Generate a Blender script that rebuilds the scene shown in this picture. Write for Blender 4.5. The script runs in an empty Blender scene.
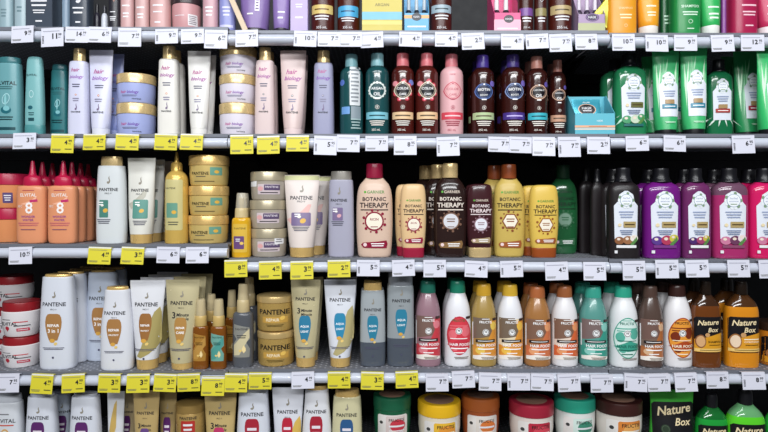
import bpy, bmesh, math, random
from math import sin, cos, pi, radians
random.seed(7)
SC = bpy.context.scene
COL = SC.collection
# ------------------------------------------------------------------ measures
S, D, HZ, ZC = .0023, 1.35, 200.0, 1.45      # metres per pixel at the shelf fronts, camera distance, eye line, eye height
def wx(px, y=0.): return (px-384)*S*(D+y)/D
def wz(py, y=0.): return ZC+(HZ-py)*S*(D+y)/D
# ------------------------------------------------------------------ materials
MATS = {}
def lin(h):
    h = h.lstrip('#'); o = []
    for i in (0, 2, 4):
        v = int(h[i:i+2], 16)/255
        o.append(v/12.92 if v <= .04045 else ((v+.055)/1.055)**2.4)
    return (*o, 1)
def M(h, rough=.31, metal=0., alpha=1., coat=0.):
    k = (h, rough, metal, alpha, coat)
    if k in MATS: return MATS[k]
    m = bpy.data.materials.new(('metal_' if metal else 'plastic_')+h.strip('#')); m.use_nodes = True
    nt = m.node_tree; p = nt.nodes['Principled BSDF']
    p.inputs['Base Color'].default_value = lin(h); p.inputs['Metallic'].default_value = metal
    p.inputs['Alpha'].default_value = alpha; p.inputs['Coat Weight'].default_value = coat
    p.inputs['Specular IOR Level'].default_value = .4
    tc = nt.nodes.new('ShaderNodeTexCoord'); n = nt.nodes.new('ShaderNodeTexNoise'); n.inputs['Scale'].default_value = 40
    r = nt.nodes.new('ShaderNodeMapRange'); r.inputs['To Min'].default_value = max(.02, rough-.06); r.inputs['To Max'].default_value = rough+.06
    nt.links.new(tc.outputs['Object'], n.inputs['Vector']); nt.links.new(n.outputs['Fac'], r.inputs['Value']); nt.links.new(r.outputs['Result'], p.inputs['Roughness'])
    MATS[k] = m; return m
def mt(x): return M(x) if isinstance(x, str) else x
GOLD = M('#dcb873', .28, .35); PGOLD = M('#d8bd88', .28, .35); FOIL = M('#d2c79e', .25, .3)
INK = '#26262c'
# ------------------------------------------------------------------ text
TXT = {}
def text2d(s, bold=0., shear=0.):
    k = (s, bold, shear)
    if k in TXT: return TXT[k]
    c = bpy.data.curves.new('lettering', 'FONT'); c.body = s; c.size = 1; c.resolution_u = 2
    c.offset = bold*.02; c.shear = shear
    o = bpy.data.objects.new('lettering', c); COL.objects.link(o)
    bpy.context.view_layer.update()
    dg = bpy.context.evaluated_depsgraph_get()
    me = o.evaluated_get(dg).to_mesh()
    v = [(p.co.x, p.co.y) for p in me.vertices]; f = [tuple(p.vertices) for p in me.polygons]
    o.evaluated_get(dg).to_mesh_clear()
    bpy.data.objects.remove(o); bpy.data.curves.remove(c)
    x0 = min(p[0] for p in v); x1 = max(p[0] for p in v); z0 = min(p[1] for p in v); z1 = max(p[1] for p in v)
    W = max(x1-x0, 1e-4)
    v = [((p[0]-(x0+x1)/2)/W, (p[1]-(z0+z1)/2)/W) for p in v]
    TXT[k] = (v, f, (z1-z0)/W); return TXT[k]
def chaikin(p, n):
    for _ in range(n):
        q = [p[0]]
        for a, b in zip(p[:-1], p[1:]):
            q.append(tuple(.75*x+.25*y for x, y in zip(a, b))); q.append(tuple(.25*x+.75*y for x, y in zip(a, b)))
        q.append(p[-1]); p = q
    return p
class B:
    """one kind of product: parts as raw vertices and faces, in metres, base at z=0, front towards -y"""
    def __init__(s, W, H, name):
        s.hw, s.H, s.name, s.parts, s.surf, s.ly, s.ry, s.main = W/2, H, name, {}, None, 0, 0, None
    def part(s, n):
        return s.parts.setdefault(n, dict(v=[], f=[], m=[], mats=[]))
    def put(s, n, v, f, mat):
        p = s.part(n); o = len(p['v']); p['v'] += v; p['f'] += [tuple(i+o for i in q) for q in f]
        for i, q in enumerate(f):
            m = mat(q, v) if callable(mat) else mat
            m = mt(m)
            if m not in p['mats']: p['mats'].append(m)
            p['m'].append(p['mats'].index(m))
    def loft(s, n, mat, prof, kd=1., ex=2.4, front=False, sm=2, N=40, fill=None, cap=True):
        """prof: (z, halfwidth[, halfdepth]) as fractions of height / half width; fill=(z, material above it)"""
        P = [(a[0], a[1], a[2] if len(a) > 2 else a[1]*kd) for a in prof]
        if sm: P = chaikin(P, sm)
        if fill:
            Q = []
            for a, b in zip(P[:-1], P[1:]):
                Q.append(a)
                if a[0] < fill[0] < b[0]:
                    t = (fill[0]-a[0])/(b[0]-a[0]); Q.append(tuple(x+(y-x)*t for x, y in zip(a, b)))
            P = Q+[P[-1]]
        P = [(a*s.H, b*s.hw, c*s.hw) for a, b, c in P]
        v = []; f = []
        for z, rx, ry in P:
            for i in range(N):
                t = 2*pi*i/N; c, q = cos(t), sin(t)
                v.append((rx*math.copysign(abs(c)**(2/ex), c), ry*math.copysign(abs(q)**(2/ex), q), z))
        for k in range(len(P)-1):
            for i in range(N):
                j = (i+1) % N; f.append((k*N+i, k*N+j, (k+1)*N+j, (k+1)*N+i))
        if cap: f.append(tuple(reversed(range(N)))); f.append(tuple((len(P)-1)*N+i for i in range(N)))
        m = mat
        if fill:
            zf = fill[0]*s.H; lo, hi = mt(mat), mt(fill[1])
            m = lambda q, vv: hi if sum(vv[i][2] for i in q)/len(q) > zf else lo
        s.put(n, v, f, m)
        s.ry = max(s.ry, max(p[2] for p in P))
        if front: s.surf = (P, ex); s.main = n
    def box(s, n, mat, x0, x1, y0, y1, z0, z1, bev=.0008):
        bm = bmesh.new(); bmesh.ops.create_cube(bm, size=1)
        for w in bm.verts: w.co = ((x0+x1)/2+w.co.x*(x1-x0), (y0+y1)/2+w.co.y*(y1-y0), (z0+z1)/2+w.co.z*(z1-z0))
        if bev: bmesh.ops.bevel(bm, geom=bm.edges[:], offset=bev, segments=2, affect='EDGES')
        s.put(n, [tuple(w.co) for w in bm.verts], [tuple(w.index for w in q.verts) for q in bm.faces], mat); bm.free()
        s.ry = max(s.ry, abs(y0), abs(y1))
    def prism(s, n, mat, yz, x0, x1):
        k = len(yz); v = [(x0, y, z) for y, z in yz]+[(x1, y, z) for y, z in yz]
        f = [tuple(range(k))[::-1], tuple(range(k, 2*k))]+[(i, (i+1) % k, k+(i+1) % k, k+i) for i in range(k)]
        s.put(n, v, f, mat)
    def fy(s, x, z):
        if s.surf[0] == 'flat': return s.surf[1]
        P, ex = s.surf
        if z <= P[0][0]: rx, ry = P[0][1:]
        elif z >= P[-1][0]: rx, ry = P[-1][1:]
        else:
            for a, b in zip(P[:-1], P[1:]):
                if a[0] <= z <= b[0]:
                    t = (z-a[0])/max(b[0]-a[0], 1e-9); rx = a[1]+(b[1]-a[1])*t; ry = a[2]+(b[2]-a[2])*t; break
        u = min(abs(x)/max(rx, 1e-6), .985)
        return -ry*(1-u**ex)**(1/ex)
    def decal(s, v, f, mat, part=None):
        """v: (x, z) in metres, laid onto the front surface"""
        s.ly += 1; e = .0002+.00007*s.ly
        bm = bmesh.new(); vs = [bm.verts.new((x, 0, z)) for x, z in v]
        for q in f:
            try: bm.faces.new([vs[i] for i in q])
            except ValueError: pass
        x0 = min(p[0] for p in v); x1 = max(p[0] for p in v)
        if s.surf[0] != 'flat':
            st = .003 if x1-x0 > .006 else .01
            k = math.ceil(x0/st)
            while k*st < x1:
                bmesh.ops.bisect_plane(bm, geom=bm.verts[:]+bm.edges[:]+bm.faces[:], plane_co=(k*st, 0, 0), plane_no=(1, 0, 0)); k += 1
            z0 = min(p[1] for p in v); z1 = max(p[1] for p in v)
            if z1-z0 > .012:
                k = math.ceil(z0/.006)
                while k*.006 < z1:
                    bmesh.ops.bisect_plane(bm, geom=bm.verts[:]+bm.edges[:]+bm.faces[:], plane_co=(0, 0, k*.006), plane_no=(0, 0, 1)); k += 1
        bm.verts.index_update(); bm.normal_update()
        vv = [(w.co.x, s.fy(w.co.x, w.co.z)-e, w.co.z) for w in bm.verts]
        ff = []
        for q in bm.faces:
            ids = [w.index for w in q.verts]
            ff.append(tuple(ids) if q.normal.y < 0 else tuple(reversed(ids)))
        bm.free()
        s.put(part or s.main, vv, ff, mat)
    def P(s, pts, mat, part=None, dx=0, dz=0, sx=1, sz=1):
        s.decal([((dx+sx*x)*s.hw, (dz+sz*z)*s.H) for x, z in pts], [tuple(range(len(pts)))], mat, part)
    def R(s, x, z, w, h, mat, part=None, rot=0):
        W, Hh = w*s.hw/2, h*s.H/2; c = min(W, Hh)*.12; X, Z = x*s.hw, z*s.H
        p = [(-W+c, -Hh), (W-c, -Hh), (W, -Hh+c), (W, Hh-c), (W-c, Hh), (-W+c, Hh), (-W, Hh-c), (-W, -Hh+c)]
        s.decal([(X+a*cos(rot)-b*sin(rot), Z+a*sin(rot)+b*cos(rot)) for a, b in p], [tuple(range(8))], mat, part)
    def E(s, x, z, w, mat, h=None, part=None, n=24, inner=0, rot=0):
        """ellipse; w in half widths; h (metres ratio to width) 1 = circle; inner>0 = ring"""
        r = w*s.hw/2; hh = 1 if h is None else h; X, Z = x*s.hw, z*s.H
        def pt(i, q):
            a, b = q*r*cos(2*pi*i/n), q*r*hh*sin(2*pi*i/n); return (X+a*cos(rot)-b*sin(rot), Z+a*sin(rot)+b*cos(rot))
        o = [pt(i, 1) for i in range(n)]
        if inner:
            v = o+[pt(i, inner) for i in range(n)]
            s.decal(v, [(i, (i+1) % n, n+(i+1) % n, n+i) for i in range(n)], mat, part)
        else: s.decal(o, [tuple(range(n))], mat, part)
    def T(s, t, x, z, w, mat=INK, bold=0., shear=0., part=None, rot=0, hmax=None):
        v, f, r = text2d(t, bold, shear); k = w*s.hw
        if hmax and r*k > hmax*s.H: k = hmax*s.H/r
        X, Z = x*s.hw, z*s.H
        s.decal([(X+k*(a*cos(rot)-b*sin(rot)), Z+k*(a*sin(rot)+b*cos(rot))) for a, b in v], f, mat, part)
    def L(s, x, z, w, h, n, mat=INK, part=None):
        """a block of print too fine to read"""
        for i in range(n):
            q = w*(1-.22*((i*7) % 3)/2)
            s.R(x, z+h/2-h*(i+.5)/n, q, h/n*.45, mat, part)
    def meshes(s):
        if hasattr(s, 'built'): return s.built
        s.built = []
        for n, p in s.parts.items():
            me = bpy.data.meshes.new(n.split('>')[-1]); me.from_pydata(p['v'], [], p['f'])
            for m in p['mats']: me.materials.append(m)
            me.polygons.foreach_set('material_index', p['m'])
            me.polygons.foreach_set('use_smooth', [True]*len(p['f']))
            me.set_sharp_from_angle(angle=radians(38)); me.update()
            s.built.append((n, me))
        return s.built
def tag(o, label, cat, group=None):
    o['label'] = label; o['category'] = cat
    if group: o['group'] = group
def put(b, loc, rz, label, cat, group=None, rx=0, part_labels=None):
    """a thing: an Empty at its base with its parts below it"""
    ms = b.meshes()
    if len(ms) == 1:
        o = bpy.data.objects.new(b.name, ms[0][1]); COL.objects.link(o)
        o.location = loc; o.rotation_euler = (rx, 0, rz); tag(o, label, cat, group); return o
    r = bpy.data.objects.new(b.name, None); COL.objects.link(r)
    r.location = loc; r.rotation_euler = (rx, 0, rz); r.empty_display_size = .02; tag(r, label, cat, group)
    byname = {}
    for n, me in ms:
        o = bpy.data.objects.new(n.split('>')[-1].strip('.'), me); COL.objects.link(o)
        o.parent = byname[n.split('>')[0]] if '>' in n else r
        byname[n] = o
    return r
# ------------------------------------------------------------------ shapes
def f_gen(W, H, name, body, cap, bp, cp, kd=1., ex=2.2, dec=None, ckd=None, cex=2., fill=None, capname='cap', sm=2, csm=1):
    b = B(W, H, name)
    b.loft('bottle', body, bp, kd, ex, True, sm, fill=fill)
    b.loft(capname, cap, cp, kd if ckd is None else ckd, cex, False, csm)
    if dec: dec(b)
    return b
def tube(W, H, body, cap, dec=None, z=.11, r=.64, name='conditioner_tube', crimp=None):
    b = B(W, H, name)
    b.loft('tube', body, [(z-.005, r-.03, r-.03), (z, r, r), (z+.25, r+.13, r*.78), (.8, .96, .22), (.95, 1, .04), (1, 1, .03)], 1, 2.1, True, 1)
    b.loft('cap', cap, [(0, r-.07), (.004, r-.04), (z*.9, r-.015), (z, r-.02), (z, r-.08)], 1, 2, False, 0)
    if crimp: b.R(0, .965, 1.96, .055, crimp)
    else: b.L(0, .965, 1.9, .04, 3, crimp or body)
    if dec: dec(b)
    return b
def jar(W, H, body, lid, dec=None, zl=.68, bot=.9, name='hair_mask_jar', lw=1., dome=0, kd=1., rim=None):
    b = B(W, H, name)
    b.loft('jar', body, [(0, bot-.06), (.015, bot-.01), (.08, bot+.03), (zl*.6, .97), (zl-.02, .97), (zl, .93)], kd, 2, True, 0)
    b.loft('lid', lid, [(zl-.01, lw-.03), (zl, lw), (.96-dome, lw), (.99-dome, lw-.02), (1-dome, lw-.06), (1, .45 if dome else .9)], kd, 2, False, 0)
    if rim: b.loft('lid', rim, [(.985, lw-.3), (.998, lw-.3), (1.004, lw-.34)], kd, 2, False, 0)
    if dec: dec(b)
    return b
def pantene(W, H, body, cap, dec=None, top=.83, zc=.965, name='shampoo_bottle', fill=None, kd=.6, cw=.9):
    return f_gen(W, H, name, body, cap, [(0, .86), (0, .93), (.02, .98), (.2, 1), (.55, .97), (.8, top+.05), (zc-.012, top+.005), (zc-.004, top*.99), (zc, top*.95), (zc, top*.8)],
        [(zc, top*cw-.02), (zc, top*cw), (1, top*cw-.02), (1, top*cw-.12), (1, top*.5)], kd, 2.7, dec, fill=fill)
def hairbio(W, H, body, cap, dec=None):
    return f_gen(W, H, 'shampoo_bottle', body, cap, [(0, .95), (0, .98), (.01, 1), (.3, .99), (.78, .9), (.83, .88), (.85, .8), (.85, .5)],
        [(.85, .56), (.85, .6), (.985, .57), (1, .55), (1, .4)], .8, 3.2, dec)
def hask(W, H, body, cap, dec=None):
    return f_gen(W, H, 'shampoo_bottle', body, cap, [(0, .9), (0, .96), (.012, 1), (.72, 1), (.79, .93), (.825, .7), (.845, .56), (.845, .45)],
        [(.845, .5), (.845, .545), (.97, .52), (1, .5), (1, .35)], 1, 2, dec)
def elvital(W, H, body, cap, dec=None, kd=.62):
    return f_gen(W, H, 'shampoo_bottle', body, cap, [(0, .9), (0, .97), (.015, 1), (.5, .99), (.86, .9), (.92, .87), (.92, .7)],
        [(.92, .8), (.925, .87), (.975, .85), (1, .78), (1, .4)], kd, 2.8, dec)
def elvcond(W, H, body, cap, dec=None):
    b = B(W, H, 'conditioner_bottle')
    b.loft('bottle', body, [(.13, .9), (.13, .97), (.3, .97), (.6, .9), (.85, .82), (.95, .78), (.99, .66), (1, .45), (1, .2)], .6, 2.6, True, 2)
    b.loft('cap', cap, [(0, .92), (0, .97), (.01, 1), (.12, .99), (.132, .97), (.132, .7)], .62, 2.6, sm=0)
    dec(b); return b
def dream(W, H, body, cap, dec=None):
    b = B(W, H, 'hair_treatment_bottle')
    b.loft('bottle', body, [(0, .7), (0, .86), (.02, .97), (.1, 1), (.5, 1), (.655, .99), (.685, .93), (.698, .8), (.70, .6)], .55, 2.8, True, 2)
    b.loft('cap', cap, [(.69, .62), (.695, .64), (.77, .6), (.80, .55), (.815, .45), (.82, .3)], .7, 2, sm=0)
    b.loft('cap>nozzle', cap, [(.815, .32), (.83, .26), (.86, .21), (.985, .12), (1, .1), (1, .04)], 1, 2, sm=0)
    dec(b); return b
def botanic(W, H, body, cap, dec=None, fill=None):
    return f_gen(W, H, 'shampoo_bottle', body, cap, [(0, .74), (0, .84), (.03, .93), (.3, 1), (.52, 1), (.68, .96), (.77, .84), (.82, .6), (.85, .48), (.85, .4)],
        [(.845, .44), (.845, .47), (.985, .46), (1, .43), (1, .3)], .58, 2.3, dec, ckd=1, fill=fill)
def botcond(W, H, body, cap, dec=None):
    b = B(W, H, 'conditioner_bottle')
    b.loft('bottle', body, [(.13, .8), (.13, .84), (.3, .95), (.55, 1), (.8, .98), (.92, .92), (.985, .8), (1, .5), (1, .3)], .58, 2.5, True, 2)
    b.loft('cap', cap, [(0, .76), (0, .8), (.01, .83), (.125, .85), (.135, .83), (.135, .6)], .6, 2.5, sm=1)
    dec(b); return b
def herbal(W, H, body, cap, dec=None, fill=None):
    return f_gen(W, H, 'shampoo_bottle', body, cap, [(0, .88), (0, .95), (.015, 1), (.5, 1), (.7, .99), (.77, .96), (.81, .82), (.83, .62), (.845, .54), (.85, .45)],
        [(.845, .55), (.855, .55), (.88, .46), (.93, .42), (.985, .43), (1, .41), (1, .3)], .6, 2.8, dec, ckd=.9, fill=fill)
def fructis(W, H, body, cap, dec=None, fill=None):
    return f_gen(W, H, 'shampoo_bottle', body, cap, [(0, .88), (0, .95), (.02, 1), (.1, 1), (.5, 1), (.66, .95), (.77, .77), (.84, .62), (.865, .56), (.865, .4)],
        [(.86, .57), (.86, .6), (.95, .58), (1, .54), (1, .4)], .9, 2.2, dec, fill=fill)
def nbox(W, H, body, cap, dec=None, fill=None):
    return f_gen(W, H, 'shampoo_bottle', body, cap, [(0, .93), (0, .98), (.02, 1), (.6, 1), (.69, .95), (.76, .8), (.82, .5), (.855, .34), (.86, .3)],
        [(.85, .34), (.85, .37), (1, .34), (1, .2)], .62, 2.6, dec, ckd=1, fill=fill)
CLEAR = M('#ddd6c4', .15, 0, .45)
def spray(W, H, body, dec=None, zb=.62, cw=.7, collar='#c8b078', clear=None, name='hair_spray_bottle'):
    b = B(W, H, name)
    b.loft('bottle', body, [(0, .9), (0, .97), (.02, 1), (zb-.1, 1), (zb-.03, .96), (zb-.008, .82), (zb, .66), (zb, .5)], .8, 2.4, True, 2)
    b.loft('collar', collar, [(zb-.005, cw*1.08), (zb, cw*1.12), (zb+.1, cw*1.08), (zb+.135, cw*1.04), (zb+.145, cw*.96), (zb+.145, cw*.6)], 1, 2, sm=0)
    b.loft('pump', collar, [(zb+.13, cw*.3), (zb+.2, cw*.3), (zb+.2, cw*.5), (zb+.31, cw*.46), (zb+.31, cw*.3)], 1, 2, sm=0)
    b.loft('overcap', clear or CLEAR, [(zb+.138, cw*.93), (zb+.145, cw*.95), (.8, cw*.95), (.98, cw*.8), (1, cw*.72), (1, cw*.3)], 1, 2, sm=0)
    if dec: dec(b)
    return b
def oilnoz(W, H, body, cap, dec=None):
    b = B(W, H, 'hair_oil_bottle')
    b.loft('bottle', body, [(0, .9), (0, .97), (.02, 1), (.66, 1), (.74, .9), (.78, .6), (.79, .45)], .95, 2, True, 2)
    b.loft('cap', cap, [(.775, .47), (.775, .5), (.87, .46), (.885, .36), (.885, .2)], 1, 2, sm=0)
    b.loft('cap>nozzle', cap, [(.88, .22), (.92, .18), (.985, .11), (1, .09), (1, .03)], 1, 2, sm=0)
    dec(b); return b
def plain(W, H, body, cap, dec=None, kd=.8, ex=2.4, zc=.85, cw=.6, name='shampoo_bottle'):
    return f_gen(W, H, name, body, cap, [(0, .93), (0, .98), (.012, 1), (zc-.12, 1), (zc-.05, .93), (zc-.01, cw+.1), (zc, cw), (zc, cw-.1)],
        [(zc, cw-.04), (zc, cw), (1, cw-.04), (1, cw*.5)], kd, ex, dec)
def standcap(W, H, body, cap, dec=None, zc=.06, kd=.8, name='conditioner_tube'):
    return tube(W, H, body, cap, dec, z=zc, r=.86, name=name)
def carton(W, H, body, cap=None, dec=None, dp=.05, name='hair_care_carton'):
    b = B(W, H, name)
    b.box('carton', body, -W/2, W/2, -dp/2, dp/2, 0, H)
    b.ry = dp/2; b.surf = ('flat', -dp/2); b.main = 'carton'
    b.box('flap', body, -W/2+.001, W/2-.001, -dp/2+.001, dp/2-.001, H-.0005, H+.0012, 0)
    if dec: dec(b)
    return b
def tray(W, H, body, cap=None, dec=None, dp=.075, hf=.42, inner='#3c3c40', name='display_box'):
    """open card box: low front, sloping sides, tall back"""
    b = B(W, H, name); t = .0012
    b.box('box', body, -W/2, W/2, -dp/2, -dp/2+t, 0, H*hf, 0)
    b.box('box', body, -W/2, W/2, dp/2-t, dp/2, 0, H, 0)
    b.box('box', body, -W/2, W/2, -dp/2, dp/2, 0, t, 0)
    for x in (-W/2, W/2-t):
        b.prism('box', body, [(-dp/2, 0), (dp/2, 0), (dp/2, H), (dp/2-.012, H), (-dp/2, H*hf)], x, x+t)
    b.ry = dp/2; b.surf = ('flat', -dp/2); b.main = 'box'
    if dec: dec(b)
    return b
def sachet(W, H, body, cap=None, dec=None):
    b = B(W, H, 'hair_mask_sachet')
    b.loft('sachet', body, [(0, 1, .02), (.05, 1, .03), (.25, .98, .14), (.7, .98, .14), (.95, 1, .03), (1, 1, .02)], 1, 3.2, True, 1)
    if dec: dec(b)
    return b
def mini(W, H, body, cap, dec=None):
    return f_gen(W, H, 'miniature_bottle', body, cap, [(0, .9), (0, 1), (.6, 1), (.7, .6), (.72, .45)], [(.71, .5), (.71, .55), (1, .5), (1, .3)], 1, 2, dec)
# ------------------------------------------------------------------ printing
SHIELD = [(-.5, 1), (.5, 1), (.76, .93), (.93, .72), (1, .4), (.97, .05), (.84, -.35), (.64, -.75), (.5, -1), (-.5, -1), (-.64, -.75), (-.84, -.35), (-.97, .05), (-1, .4), (-.93, .72), (-.76, .93)]
SWOOSH = [(-.35, -.9), (.1, -1), (.5, -.7), (.6, -.2), (.4, .3), (.3, .7), (.45, 1), (.1, .8), (.02, .4), (.2, -.1), (.1, -.4), (-.2, -.35), (-.45, -.55)]
LEAF = [(0, -1), (.3, -.4), (.28, .2), (0, 1), (-.28, .2), (-.3, -.4)]
WAVE = [(.98, .42), (.9, .5), (.55, .42), (.1, .16), (-.2, -.1), (-.5, -.24), (-.2, -.26), (.3, -.2), (.7, -.12), (.98, .0)]
def D_pan(em, l1='', l2='', emz=.45, emh=.14, emw=.44, zt=.69, tw=1.3, ink=INK, tail='#d9a54a', three=False, wave=None, pro=True, sub='PRO-V', zlog=.79, x=0):
    def d(b):
        b.P(SWOOSH, '#8f897c', dx=x, dz=zlog, sx=.2, sz=.036)
        b.T('PANTENE', x, zt, tw, ink, 1.)
        if pro: b.T(sub, x, zt-.055, .34, ink)
        if three: b.T('3', x-.42, zt-.135, .2, ink, .8); b.T('Minute', x+.1, zt-.13, .72, ink, .8, .15); b.T('Miracle', x+.1, zt-.175, .72, ink, .5, .15)
        if wave: b.P(WAVE, wave, dz=.33, sx=.86, sz=.75)
        b.P(SHIELD, em, dx=x, dz=emz, sx=emw, sz=emh)
        if l1 == '~': b.L(x, emz, emw*1.3, emh*.9, 2, '#e8dfe8')
        elif l1: b.T(l1, x, emz+emh*.12, emw*1.45, '#ffffff', 1., hmax=.045)
        if l2: b.T(l2, x, emz-emh*.28, emw*1.3, '#ffffff', 1., hmax=.05)
        if tail:
            b.E(x-.05, emz-emh*1.02, .3, tail, .75); b.E(x+.14, emz-emh*1.25, .2, '#e8c878', .8, rot=.5)
        b.L(x, .225, 1.2, .03, 2, '#55556a'); b.E(x, .13, .12, '#4a4a66', 1)
    return d
def D_pantile(em, ink=INK, top='PANTENE', zt=.62, tile=(.0, .36, .9, .2), cap2='#e0b04a', swirl=None, x=0):
    """the range with a square picture of pearls"""
    def d(b):
        b.P(SWOOSH, '#8f897c', dx=x, dz=zt+.11, sx=.22, sz=.045)
        if swirl: b.P([(-.8, -.5), (-.3, -.2), (.2, .4), (.55, 1), (.75, 1), (.6, .2), (.1, -.5), (-.5, -1)], swirl, dz=.52, dx=-.1, sx=.9, sz=.12)
        b.T(top, x, zt, 1.25, ink, 1.1); b.T('PRO-V', x, zt-.045, .45, ink)
        tx, tz, tw, th = tile
        b.R(tx, tz, tw, th, em); b.E(tx+.12, tz-.02, .34, cap2, .8, rot=.4); b.E(tx-.1, tz+th*.2, .22, '#e9e6da', .8); b.L(tx-.2, tz+th*.3, .35, .05, 2, '#ffffff')
        b.L(tx, tz-th*.72, .95, .06, 3, '#5a5a6a')
    return d
def D_hb(ink='#7a3a9a', dot='#d07a3a', pz=.27, s=1.):
    def d(b):
        b.T('hair', -.08, .745, .86*s, '#b04a8a', .9, .3); b.T('biology', .04, .66, 1.34*s, ink, .9, .3)
        b.L(0, .565, .75, .05, 2, '#4a4a66'); b.E(0, .46, .17, dot, 1); b.E(0, .46, .08, '#ffffff', 1); b.L(0, .405, .6, .05, 2, '#8a86a0')
        b.P(SWOOSH, '#7a6a8a', dz=.325, sx=.2, sz=.04); b.T('PANTENE', 0, .265, .9, INK, .9)
    return d
def D_hbjar(ink='#8a4fb0', x=0., z=.36):
    def d(b):
        b.T('hair', x-.3, z, .36, '#c0609a', .8, .3); b.T('biology', x+.2, z-.02, .58, ink, .8, .3); b.L(x, z-.13, .8, .07, 2, '#6a6a8a')
        b.T('PANTENE', x+.36, z-.24, .4, INK, .4)
    return d
def D_hask(kind, band, l1, l2, ink='#f4efe6', bandink='#5a4a3a', sticker=None, edge='#e9dcc4', fl=None, badge='#17171c', bl='#ffffff'):
    def d(b):
        b.T('HASK', 0, .735, .5, ink, .8)
        if sticker: b.E(.72, .635, .42, sticker, 1.15)
        z = .535
        if fl:
            for i, (x, q) in enumerate(((-.55, .61), (.5, .6), (.62, .5), (-.6, .5), (.35, .44), (-.3, .43), (.1, .64))): b.E(x, q, .46-.04*(i % 3), fl, 1); b.E(x+.03, q, .18, '#f6b8c0', 1)
            b.E(-.66, .62, .42, '#e8949c', 1.1)
        if kind == 'ring':
            for i in range(16): b.E(.62*cos(i*pi/8), z+.62*sin(i*pi/8)*b.hw/b.H, .26, edge, 1, n=10)
            b.E(0, z, 1.3, edge, 1); b.E(0, z, 1.16, badge, 1)
        else:
            n = {'diamond': 4, 'hex': 6, 'oct': 8}[kind]; w0 = pi/2 if n == 4 else (0 if n == 6 else pi/8)
            def poly(r, k=1): 
                o = []
                for i in range(n*6):
                    a = w0+2*pi*i/(n*6); u = ((a-w0) % (2*pi/n))-pi/n
                    o.append((r*cos(pi/n)/cos(u)*.3*cos(a)+r*.7*cos(a), (r*cos(pi/n)/cos(u)*.3+r*.7)*sin(a)*b.hw/b.H*(.88 if n != 4 else 1)))
                return o
            b.P(poly(.78), edge, dz=z); b.P(poly(.7), badge, dz=z); b.P(poly(.62), edge, dz=z); b.P(poly(.59), badge, dz=z)
        b.E(0, z+.085, .16, bl, .7); b.T(l1, 0, z+.022, 1., bl, .45); b.T(l2, 0, z-.045, .62, bl, .4, hmax=.04); b.L(0, z-.1, .4, .03, 1, bl)
        b.E(0, .335, .34, ink, 1, inner=.85); b.T('8', 0, .335, .12, ink, .3)
        b.R(0, .235, 1.8, .085, band); b.L(0, .235, 1.3, .035, 1, bandink)
        b.L(0, .145, 1.25, .07, 3, ink); b.T('355 mL', -.1, .065, .7, ink, .3)
    return d
def D_haskback(b):
    b.R(.32, .6, .86, .48, '#d9dde0'); b.L(.32, .6, .7, .42, 9, '#8a9096')
    b.E(-.75, .64, .4, '#5a78c8', 1.3); b.R(-.45, .3, .7, .09, '#6f9fd8'); b.R(.4, .27, .8, .16, '#8a98a0'); b.L(.4, .14, .8, .14, 4, '#9fb8b8')
def D_elv(b):
    b.T('ELVITAL', .05, .66, 1.5, '#0d282c', 1.2); b.L(0, .6, 1.1, .05, 2, '#2a5a5e')
    b.E(.05, .46, .56, '#a8d4d8', 1.6, inner=.82, rot=-.3); b.P(LEAF, '#8cc4c8', dx=.02, dz=.45, sx=.3, sz=.09)
    b.E(.06, .32, .8, '#1f6470', .72); b.E(.1, .34, .5, '#7fbcc2', .8); b.L(0, .215, 1.2, .06, 2, '#12383c'); b.R(0, .085, 1.5, .035, '#1d4a52')
def D_dream(b):
    b.L(0, .64, .8, .02, 1, '#b04a50'); b.T('ELVITAL', 0, .585, 1.1, '#efe2dc', 1.)
    b.P([(-.6, -.3), (.2, .2), (.66, 1), (.5, .1), (.1, -.5)], '#f0b496', dz=.5, sx=.9, sz=.08); b.R(.36, .515, .5, .03, '#c0306a', rot=.12)
    b.T('8', .06, .43, .5, '#f6f0ee', .7); b.T('SEC', -.58, .45, .34, '#e8e0d8', .4)
    b.T('WONDER', 0, .325, .95, '#9a4f92', .8); b.T('WATER', 0, .285, .75, '#9a4f92', .8); b.L(0, .235, 1.4, .05, 2, '#c86a70'); b.L(0, .17, 1., .02, 1, '#7a4a6a')
def D_bot(em, ink, gar='#4a8a3a', bannerink='#ffffff', shape='ring', ringfill='#f2ead8', l='RICIN', emz=.385, banner=None, z0=.0):
    def d(b):
        b.E(-.5, .695+z0, .13, '#5aa83a', 1); b.T('GARNIER', .08, .695+z0, .95, gar, .6)
        b.T('BOTANIC', 0, .62+z0, 1.28, ink, 1.1); b.T('THERAPY', 0, .555+z0, 1.6, ink, 1.1); b.L(0, .505+z0, 1.5, .025, 1, ink)
        z = emz
        for i in range(12): b.E(.6*cos(i*pi/6+.2), z+.6*sin(i*pi/6+.2)*b.hw/b.H, .16 if i % 2 else .1, em, 1, n=8)
        n = 6 if shape == 'hex' else 24
        b.E(0, z, 1.04, em, 1, n=n, rot=pi/6*0); b.E(0, z, .88, ringfill, 1, n=n)
        b.T(l, 0, z+.02, .46, em, .8, hmax=.04) if l == 'RICIN' else b.L(0, z+.01, .5, .05, 2, em); b.L(0, z-.06, .4, .02, 1, em)
        q = banner or em
        b.P([(-.85, 0), (-.72, .5), (.2, .75), (.78, 1), (.85, .2), (.78, -.8), (-.7, -.7)], q, dz=.135+z0*1.2, sx=.85, sz=.045)
        b.E(-.5, .135+z0*1.2, .2, '#f0d8d8', 1); b.L(.18, .135+z0*1.2, .72, .045, 2, bannerink)
    return d
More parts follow.
